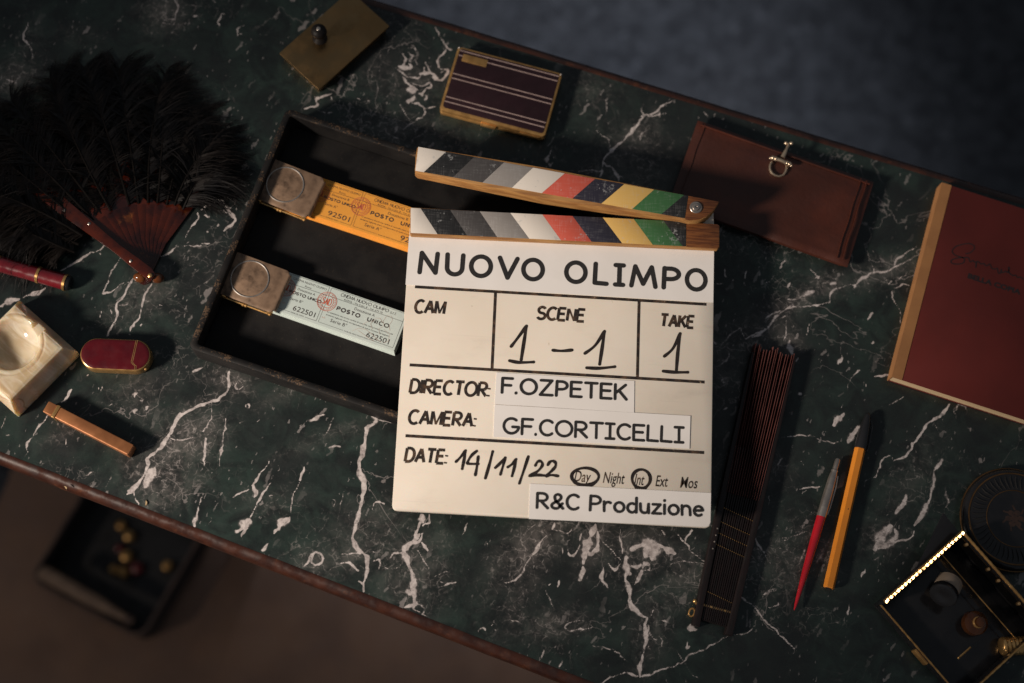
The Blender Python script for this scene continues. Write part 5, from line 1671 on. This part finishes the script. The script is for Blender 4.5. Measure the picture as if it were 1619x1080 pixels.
def build_feather_fan():
    pv = P(231, 431, .006)
    t = Thing('feather_fan', 'open black ostrich feather fan with tortoiseshell sticks at the left edge', 'fan', (pv.x, pv.y, .0003))
    L = lambda a, b, h=.008: t.L(a, b, h)
    ns = 11
    g0 = math.atan2(*(L(66, 302)[k] for k in (1, 0)))
    g1 = math.atan2(*(L(306, 282)[k] for k in (1, 0)))
    ln = math.hypot(L(66, 302)[0], L(66, 302)[1])

    def stick(ang, length, w0, w1, z, th, tilt=0.0):
        bm = bmesh.new()
        c, s = math.cos(ang), math.sin(ang)
        ring = []
        prof = [(-.010, w0 * .55), (-.004, w0), (.012, w0 * .95), (.03, w0 * .8), (length * .7, w1), (length, w1 * .92)]
        left = [(x, y) for x, y in prof]
        pts = left + [(x, -y) for x, y in reversed(prof)]
        pts = [(x * c - y * s, x * s + y * c) for x, y in pts]
        vs = prism(bm, pts, z, z + th, min(.0004, th * .3))
        if tilt:
            for v in bm.verts:
                dd = -v.co.x * s + v.co.y * c
                v.co.z += dd * tilt
        return bm
    for k in range(ns):
        f = k / (ns - 1)
        a = g0 + (g1 - g0) * (.10 + .90 * f)
        t.part('stick', stick(a, ln * random.uniform(.86, .95), .0035, .0105, .0012 + .0009 * (ns - k) * .8, .0009, .10), M['tortoiseshell'])
    gd = t.part('guard', stick(g0, ln * 1.16, .0048, .0066, .0105, .0026), M['tortoiseshell'])
    for q in ((102, 333), (141, 354), (207, 413)):
        v = L(*q, .013)
        bm = bmesh.new()
        lathe(bm, [(.0013, .0), (.0013, .0005), (.0006, .0010)], 10, 'z', (v.x, v.y, .0130))
        t.part('stud', bm, M['bright_steel'], gd)
    for q, sx in (((222, 439), 1.2), ((249, 440), 1.2)):
        v = L(*q, .006)
        bm = bmesh.new()
        ball(bm, (v.x, v.y, .0060), .0050, sx, .9, 1, 14)
        t.part('horn_end', bm, M['amber_shell'])
    bm = bmesh.new()
    v = L(238, 437, .012)
    lathe(bm, [(.0016, 0), (.0019, .0014), (.0008, .0022)], 12, 'z', (v.x, v.y, .0128))
    t.part('rivet', bm, M['gold'])
    # plumes
    rg = np.random.default_rng(11)
    plist = [(g0 + (g1 - g0) * f, ll) for f, ll in zip(np.linspace(-.30, 1.06, 15), [.118, .145, .170, .185, .195, .198, .200, .202, .198, .192, .185, .172, .154, .134, .108])]
    for pi, (a, length) in enumerate(plist):
        start = .062
        n = 770
        V, F = [], []
        c, s = math.cos(a), math.sin(a)
        bend = rg.uniform(-.25, .25)
        zb = .005 + .006 * rg.random()

        def spine(u):
            x = start + (length - start) * u
            y = bend * .05 * u * u
            z = zb + .010 * math.sin(math.pi * min(1, u * .9)) - .006 * u
            return x, y, z
        for i in range(n):
            if i % 7 == 0:
                cu, cth, ccurl, cbl, czt = rg.random() ** .9, rg.uniform(24, 76), rg.uniform(.1, 2.0), rg.uniform(.6, 1.3), rg.uniform(-.3, .2)
            u = min(1, max(0, cu + rg.normal(0, .012)))
            side = 1 if (i // 7) % 2 else -1
            x, y, z = spine(u)
            bl = (.016 + .028 * math.sin(math.pi * min(1, .15 + u * .8))) * cbl * rg.uniform(.85, 1.12)
            th = rad(cth + rg.normal(0, 4)) * (1 - .35 * u)
            curl = (ccurl + rg.normal(0, .18)) * side
            w = rg.uniform(.00022, .0005)
            m = 6
            px_, py_, pz_ = x, y, z
            dirn = side * th
            zt = czt + rg.normal(0, .06)
            base = len(V)
            for k in range(m):
                f = k / (m - 1)
                dx, dy = math.cos(dirn), math.sin(dirn)
                ww = w * (1 - .75 * f)
                for sg in (1, -1):
                    lx, ly = px_ - dy * ww * sg, py_ + dx * ww * sg
                    V.append((lx * c - ly * s, lx * s + ly * c, min(.019, max(.0016, pz_ + sg * ww * .6))))
                step = bl / (m - 1)
                px_ += dx * step
                py_ += dy * step
                pz_ += zt * step
                zt -= rg.uniform(.05, .45)
                dirn += curl / (m - 1) * .6
            for k in range(m - 1):
                F.append((base + 2 * k, base + 2 * k + 1, base + 2 * k + 3, base + 2 * k + 2))
        pl = t.part('plume', arr_mesh('plume', V, F), M['plume'])
        bm = bmesh.new()
        pts = []
        for k in range(9):
            x, y, z = spine(k / 8)
            pts.append((x * c - y * s, x * s + y * c, z))
        tube(bm, pts, [.0011 * (1 - .8 * k / 8) for k in range(9)], 6)
        t.part('shaft', bm, M['plume_shaft'], pl)


# ------------------------------------------------------------------ things on the right of the table
def build_folded_fan():
    h = .009
    p, ang, l = frame((1129, 985), (1226, 553), h)
    t = Thing('folded_fan', 'closed dark wooden folding fan with a deep red leaf right of the clapperboard', 'fan', (p.x, p.y, .0003), ang)
    n = 15
    px = l / 443
    for k in range(n):
        f = k / (n - 1) - .5
        y0, y1 = -f * 42 * px, -f * 62 * px
        wob = random.uniform(-.0002, .0002)
        bm = bmesh.new()
        q = .00055
        loft(bm, [([(0, y0 - q), (l * .62, (y0 + y1) / 2 + wob - q), (l * .62, (y0 + y1) / 2 + wob + q), (0, y0 + q)], .0005), ([(0, y0 - q), (l * .62, (y0 + y1) / 2 + wob - q), (l * .62, (y0 + y1) / 2 + wob + q), (0, y0 + q)], h - .0015 + random.uniform(-.0003, .0003))])
        st = t.part('stick', bm, M['fan_wood'])
        ink = bmesh.new()
        for sx in (.255, .295, .335, .090, .385):
            lathe(ink, [(.00042, 0), (.0003, .0003)], 5, 'z', (l * sx + f * -.004, y0 + (y1 - y0) * sx * .6, h - .0012))
        t.part('inlay', ink, M['gold'], st)
        bm = bmesh.new()
        r = .00085
        ya, yb = y0 + (y1 - y0) * .46, y1 + wob * 3
        x1 = l * (1.0 + random.uniform(-.012, .012))
        for sg in (1, -1):
            loft(bm, [([(l * .45, ya), (x1, yb), (x1, yb + sg * r * 1.5), (l * .45, ya + sg * r * 1.2)], .0006), ([(l * .45, ya), (x1, yb), (x1, yb + sg * .0001), (l * .45, ya + sg * .0001)], h + .0005)])
        t.part('pleat', bm, M['fan_leaf'])
    for sg in (1, -1):
        y0, y1 = sg * 25.5 * px, sg * 33 * px
        bm = bmesh.new()
        prism(bm, [(-.006, y0 - .0030), (l * .4, (y0 + y1) / 2 - .0026), (l * (.99 if sg < 0 else .97), y1 - .0014), (l * (.99 if sg < 0 else .97), y1 + .0014), (l * .4, (y0 + y1) / 2 + .0026), (-.006, y0 + .0030)], 0, h, .0008)
        g = t.part('guard', bm, M['fan_wood'])
        if sg > 0:
            for sx in (.33, .355, .378, .402):
                bm = bmesh.new()
                lathe(bm, [(.0008, 0), (.0004, .0006)], 8, 'z', (l * sx - .02, y0 + .0005, h + .0001))
                t.part('stud', bm, M['bright_steel'], g)
    bm = bmesh.new()
    tube(bm, [(.012, -26 * px, .006), (.012, 33 * px, .006)], .0015, 10)
    ball(bm, (.013, 34.5 * px, .0065), .0019)
    t.part('rivet', bm, M['gold'])
    bm = bmesh.new()
    tube(bm, [(.004 + .0032 * math.cos(q), 35 * px + .0022 * math.sin(q), .005 + .001 * math.cos(q)) for q in np.linspace(0, 2 * math.pi, 20)[:-1]], .0007, 6, True)
    t.part('loop', bm, M['dull_gold'])


def build_pens():
    r = .0048
    p, ang, l = frame((1255.5, 965), (1325, 725), r)
    s = l / 250
    t = Thing('red_pen', 'red ballpoint pen with a steel cap and push button', 'pen', (p.x, p.y, .0003), ang)
    z = r
    bm = bmesh.new()
    lathe(bm, [(.6 * s, 0), (1.2 * s, 2 * s), (2.6 * s, 12 * s), (5.2 * s, 60 * s), (6.8 * s, 110 * s), (7.3 * s, 152 * s)], 28, 'x', (0, 0, z))
    t.part('barrel', bm, M['red_plastic'])
    bm = bmesh.new()
    lathe(bm, [(7.4 * s, 152 * s), (7.6 * s, 154 * s), (7.4 * s, 190 * s), (6.6 * s, 215 * s), (5.9 * s, 223 * s), (4.8 * s, 226 * s), (5.4 * s, 228 * s), (5.4 * s, 230 * s), (4.4 * s, 231 * s)], 28, 'x', (0, 0, z))
    t.part('cap', bm, M['bright_steel'])
    bm = bmesh.new()
    lathe(bm, [(4.2 * s, 231 * s), (4.2 * s, 246 * s), (3.4 * s, 249 * s)], 20, 'x', (0, 0, z))
    t.part('push_button', bm, M['bright_steel'])
    bm = bmesh.new()
    tube(bm, [(222 * s, -6.6 * s, z + 2 * s), (205 * s, -8.6 * s, z + 2 * s), (170 * s, -8.8 * s, z + 1.5 * s), (158 * s, -8.0 * s, z + 1.5 * s)], [1.3 * s, 1.4 * s, 1.3 * s, .9 * s], 8)
    t.part('clip', bm, M['bright_steel'])
    # hexagonal orange pen
    p, ang, l = frame((1310, 930), (1372, 655), .0045)
    s = l / 282
    t = Thing('orange_pen', 'orange hexagonal ballpoint pen with a black pointed cap', 'pen', (p.x, p.y, .0003), ang)
    bm = bmesh.new()
    lathe(bm, [(7.7 * s, 0), (8.6 * s, 1.2 * s), (8.6 * s, 226 * s)], 6, 'x', (0, 0, .0043))
    me = finish('barrel', bm, 20)
    t.part('barrel', me, M['orange_plastic'])
    bm = bmesh.new()
    lathe(bm, [(4.5 * s, -.8 * s), (5.2 * s, .2 * s)], 16, 'x', (0, 0, .0043))
    t.part('end_plug', bm, M['black_plastic'])
    bm = bmesh.new()
    lathe(bm, [(9.6 * s, 224 * s), (9.8 * s, 226 * s), (9.2 * s, 240 * s), (7.2 * s, 265 * s), (5.0 * s, 279 * s), (3.0 * s, 283 * s), (1.5 * s, 284 * s)], 24, 'x', (0, 0, .0050))
    c = t.part('cap', bm, M['black_plastic'])
    bm = bmesh.new()
    tube(bm, [(272 * s, -7 * s, .0055), (262 * s, -10.5 * s, .0058), (232 * s, -11.5 * s, .0056), (222 * s, -11 * s, .0056)], [1.6 * s, 1.8 * s, 1.6 * s, 1.2 * s], 8)
    t.part('clip', bm, M['black_plastic'], c)
    bm = bmesh.new()
    lathe(bm, [(.0005, 0), (.0003, .0001)], 8, 'z', (125 * s, -.0005, .0043 + 7.5 * s))
    t.part('vent_hole', bm, M['black_plastic'])


def build_compact():
    h = .013
    c = P(1604, 820, h)
    R = (P(1604, 820, h) - P(1523, 820, h)).length
    t = Thing('round_compact', 'round black powder compact with a gold rim, radial ribs and a rose', 'compact', (c.x, c.y, .0003), rad(-18))
    bm = bmesh.new()
    lathe(bm, [(R * .90, 0), (R * .97, .0012), (R * .985, .003), (R * .985, .0058)], 72)
    t.part('lower_shell', bm, M['black_gloss'])
    bm = bmesh.new()
    lathe(bm, [(R * .985, .0066), (R * .975, .0092), (R * .93, .0112), (R * .86, .0122), (R * .55, .0130), (.001, .0130)], 72)
    t.part('lid', bm, M['black_gloss'])
    for rr, z, w in ((R * .990, .0062, .0010), (R * .88, .0120, .00075), (R * .545, .0130, .00045)):
        bm = bmesh.new()
        tube(bm, [(x, y, z) for x, y in circ(rr, 72)], w, 8, True)
        t.part('gold_ring', bm, M['dark_gold'])
    for k in range(48):
        a = 2 * math.pi * k / 48
        bm = bmesh.new()
        tube(bm, [(R * q * math.cos(a + d2), R * q * math.sin(a + d2), z) for q, d2, z in ((.58, 0, .0130), (.66, .05, .0129), (.75, .07, .01265), (.83, .05, .0124))], [.0004, .0008, .0008, .0004], 5)
        t.part('rib', bm, M['rib_print'])
    ink = Ink()
    z = .01306
    for k in range(6):
        a = k * math.pi / 3 + .3
        cx, cy = .0052 * math.cos(a), .0052 * math.sin(a)
        ink.add([(cx + .0028 * math.cos(b), cy + .0023 * math.sin(b), z + k * 2e-6) for b in np.linspace(0, 2 * math.pi, 14)[:-1]], [tuple(range(13))])
    ink.add([(.003 * math.cos(b), .003 * math.sin(b), z + 2e-5) for b in np.linspace(0, 2 * math.pi, 14)[:-1]], [tuple(range(13))])
    for k in range(7):
        a = k * .9
        ink.stroke([(.0075 * math.cos(a), .0075 * math.sin(a)), (.0105 * math.cos(a + .15), .0105 * math.sin(a + .15))], .0016, z)
    t.part('rose', ink.mesh('rose'), M['rose_print'])


def build_vanity_case():
    h = .030
    p, ang, w = frame((1398, 951), (1523, 840), h)
    d = w * 1.10
    t = Thing('vanity_case', 'open square vanity case of black gloss with beaded gold edges at the table corner', 'vanity case', (p.x, p.y, .0003), ang)
    # x runs up along the beaded edge, y negative runs to the right; open box
    th = .0022
    bm = bmesh.new()
    boxm(bm, 0, w, -d, 0, 0, .0020, .0004)
    t.part('floor_panel', bm, M['black_gloss'])
    for nm, x0, x1, y0, y1, top in (('beaded_wall', 0, w, -th, 0, h), ('far_wall', w - th, w, -d, -th - .0003, h), ('near_wall', 0, th, -d, -th - .0003, .012), ('right_wall', th + .0003, w - th - .0003, -d, -d + th, .020)):
        bm = bmesh.new()
        boxm(bm, x0, x1, y0, y1, .0022, top, .0004)
        wl = t.part('wall', bm, M['black_gloss'])
        if nm == 'beaded_wall':
            bm = bmesh.new()
            nb = 22
            for k in range(nb):
                x = w * (k + .5) / nb
                # cut facet beads, each flat angled to throw the lamp's glint into the camera
                pw = t.base + Matrix.Rotation(t.ang, 3, 'Z') @ Vector((x, -th / 2, h))
                nrm = ((Vector((-1.75, -.77, 1.02)) - pw).normalized() + (CAMLOC - pw).normalized()).normalized()
                nrm = (nrm + Vector((random.gauss(0, .035), random.gauss(0, .035), 0))).normalized()
                zz = (t.inv @ nrm).normalized()
                xx = (Vector((1, 0, 0)) - zz * zz.x).normalized()
                q = Matrix((xx, zz.cross(xx), zz)).transposed().to_4x4()
                bmesh.ops.create_cube(bm, size=1, matrix=Matrix.Translation((x, -th / 2, h + .0008)) @ q @ Matrix.Diagonal((w / nb * random.uniform(.84, .92), .0019, .0012, 1)))
            t.part('beading', bm, M['bead_gold'], wl)
            bm = bmesh.new()
            tube(bm, [(0, .0004, h - .0005), (w, .0004, h - .0005)], .0009, 8)
            t.part('gold_edge', bm, M['gold'], wl)
        elif nm == 'far_wall':
            bm = bmesh.new()
            tube(bm, [(w - th / 2, -k / 40 * d, h + .0007) for k in range(41)], [.0011 + .0003 * (k % 2) for k in range(41)], 8)
            t.part('gold_edge', bm, M['dull_gold'], wl)
            bm = bmesh.new()
            loft(bm, [([(w - th - .0004, -d + th), (w - th - .0004, -th - .0004), (w - th - .0010, -th - .0004), (w - th - .0010, -d + th)], .010),
                      ([(w - th - .0004, -d + th), (w - th - .0004, -th - .0004), (w - th - .0012, -th - .0004), (w - th - .0012, -d + th)], h - .004)])
            t.part('mirror', bm, M['mirror_dark'], wl)
            for f in (.10, .36, .48, .72):  # small gold knobs put in where the wall shows only bright reflections
                bm = bmesh.new()
                lathe(bm, [(.0012, -.0022), (.0015, -.0018), (.0015, .0018), (.0012, .0022)], 10, 'z', (w - th - .0022, -d * f, h - .004))
                t.part('hinge_or_glint_knob', bm, M['bead_gold'], wl)
        elif nm == 'near_wall':
            bm = bmesh.new()
            tube(bm, [(th / 2, -k / 24 * d, .0126) for k in range(25)], [.0006 + .0003 * (k % 2) for k in range(25)], 6)
            t.part('gold_edge', bm, M['dull_gold'], wl)
            bm = bmesh.new()
            boxm(bm, -.0024, .0002, -d * .62, -d * .47, .0030, .0115, .0006)
            t.part('clasp', bm, M['dull_gold'], wl)
        else:
            bm = bmesh.new()
            tube(bm, [(th + w * .9 * k / 24, -d + th / 2, .0206) for k in range(25)], [.0008 + .0004 * (k % 2) for k in range(25)], 6)
            t.part('gold_edge', bm, M['gold'], wl)
    # inner ledge across the box
    bm = bmesh.new()
    tube(bm, [(w * .77, -.004, .012), (w * .77, -d + .004, .012)], .0005, 6)
    t.part('ledge', bm, M['dull_gold'])
    # back lid leaning out behind the beaded wall
    q = t.L2(1497, 808, .03)
    bm = bmesh.new()
    prism(bm, [(w * .45, .0012), (w * 1.0, .0012), (q[0], q[1])], h - .010, h - .0086, .0003)
    t.part('lid_corner', bm, M['black_gloss'])
    # contents
    def item(name, label, cat, px, py, hh):
        v = P(px, py, hh)
        return Thing(name, label, cat, (v.x, v.y, .0024), t.ang)
    c = item('powder_pot', 'short pot with pale sides and a black cap inside the vanity case', 'pot', 1499, 921, .008)
    c.o.location.z = .0118
    c.o.rotation_euler = (rad(4), rad(-58), rad(46))
    bm = bmesh.new()
    lathe(bm, [(.0095, 0), (.0105, .0008), (.0105, .0115), (.010, .0125)], 28)
    c.part('pot', bm, M['cream_paper'])
    bm = bmesh.new()
    lathe(bm, [(.0108, .0128), (.0112, .0134), (.0112, .0180), (.0104, .0188), (.006, .0190), (.004, .0186)], 28)
    c.part('cap', bm, M['black_plastic'])
    c = item('perfume_bottle', 'tiny amber glass bottle with a gold collar inside the vanity case', 'bottle', 1543, 985, .012)
    bm = bmesh.new()
    lathe(bm, [(.006, 0), (.0092, .001), (.0102, .005), (.0095, .0105), (.0060, .0130), (.0042, .0135)], 24)
    c.part('glass', bm, M['amber_glass'])
    bm = bmesh.new()
    lathe(bm, [(.0045, .0136), (.0046, .0160), (.0040, .0164)], 20)
    c.part('collar', bm, M['dull_gold'])
    bm = bmesh.new()
    lathe(bm, [(.0030, .0165), (.0042, .0180), (.0040, .0215), (.0020, .0230)], 20)
    c.part('stopper', bm, M['amber_glass'])
    p3, a3, l3 = frame((1582, 1022), (1690, 1018), .008)
    g = Thing('gold_lipstick', 'ribbed gold lipstick lying at the right below the vanity case', 'lipstick', (p3.x, p3.y, .0003), a3)
    bm = bmesh.new()
    prof = [(.0060, 0), (.0068, .0006)]
    for k in range(12):
        x = .001 + k * .0032
        prof += [(.0072, x + .0004), (.0077, x + .0016), (.0072, x + .0028)]
    lathe(bm, prof + [(.0070, .041)], 24, 'x', (0, 0, .0077))
    g.part('base', bm, M['gold'])
    bm = bmesh.new()
    lathe(bm, [(.0066, .0412), (.0066, .062), (.0058, .063)], 24, 'x', (0, 0, .0077))
    g.part('cap', bm, M['dull_gold'])
    p4, a4, l4 = frame((1517, 1040), (1536, 1023), .004)
    g = Thing('gold_hairpin', 'short gold bar lying below the vanity case', 'hairpin', (p4.x, p4.y, .0003), a4)
    bm = bmesh.new()
    tube(bm, [(0, 0, .0012), (l4, 0, .0012)], .0011, 8)
    g.part('bar', bm, M['gold'])
    bm = bmesh.new()
    ball(bm, (0, 0, .0014), .0013)
    g.part('bead', bm, M['gold'])


def build_chips():
    for px, py, s in ((231, 795, 1.0), (104, 771, .8)):
        z = .0003 if px > 200 else .0028
        p = P(px, py, z)
        bm = bmesh.new()
        loft(bm, [([(-.0011 * s, -.0022 * s), (.0008 * s, -.0018 * s), (.0013 * s, .0004 * s), (.0002 * s, .0026 * s)], 0), ([(-.0008 * s, -.0018 * s), (.0006 * s, -.0014 * s), (.0010 * s, .0002 * s), (.0002 * s, .0020 * s)], .0008 * s)])
        o = link('wood_chip', finish('wood_chip', bm), M['chip'], None, (p.x, p.y, z))
        o.rotation_euler = (0, 0, .2 if px > 200 else .9)
        o['label'] = 'tan sliver of wood on the marble by the front edge' if px > 200 else 'pale splinter lifted from the front wooden rim'
        o['category'] = 'chip'


build_floor()
build_table()
build_floor_things()
build_tray()
ticket_pad('o', (514.5, 283.5), (646, 327), (494, 344), .0117, ('Dotazione B', 'Serie A', '92501'), 'orange ticket pad numbered 92501 running under the clapperboard', .104)
ticket_pad('g', (460.5, 431.5), (638.8, 493.5), (436, 492), .0117, ('Dotazione A', 'Serie B', '622501'), 'pale green ticket pad numbered 622501', .1045)
_c = ticket_clip((429, 248.7), (514, 282), (401, 312), .0187, 'square rusty metal clip on the orange ticket pad')
ticket_clip((372, 396.5), (459, 429), (341, 466), .0187, 'square rusty metal clip on the pale green ticket pad', _c)
build_clapper()
build_blotter()
build_cigarette_case()
build_wallet()
build_book()
build_lipstick()
build_ashtray()
build_oval_lighter()
build_slim_lighter()
build_feather_fan()
build_folded_fan()
build_pens()
build_compact()
build_vanity_case()
build_chips()
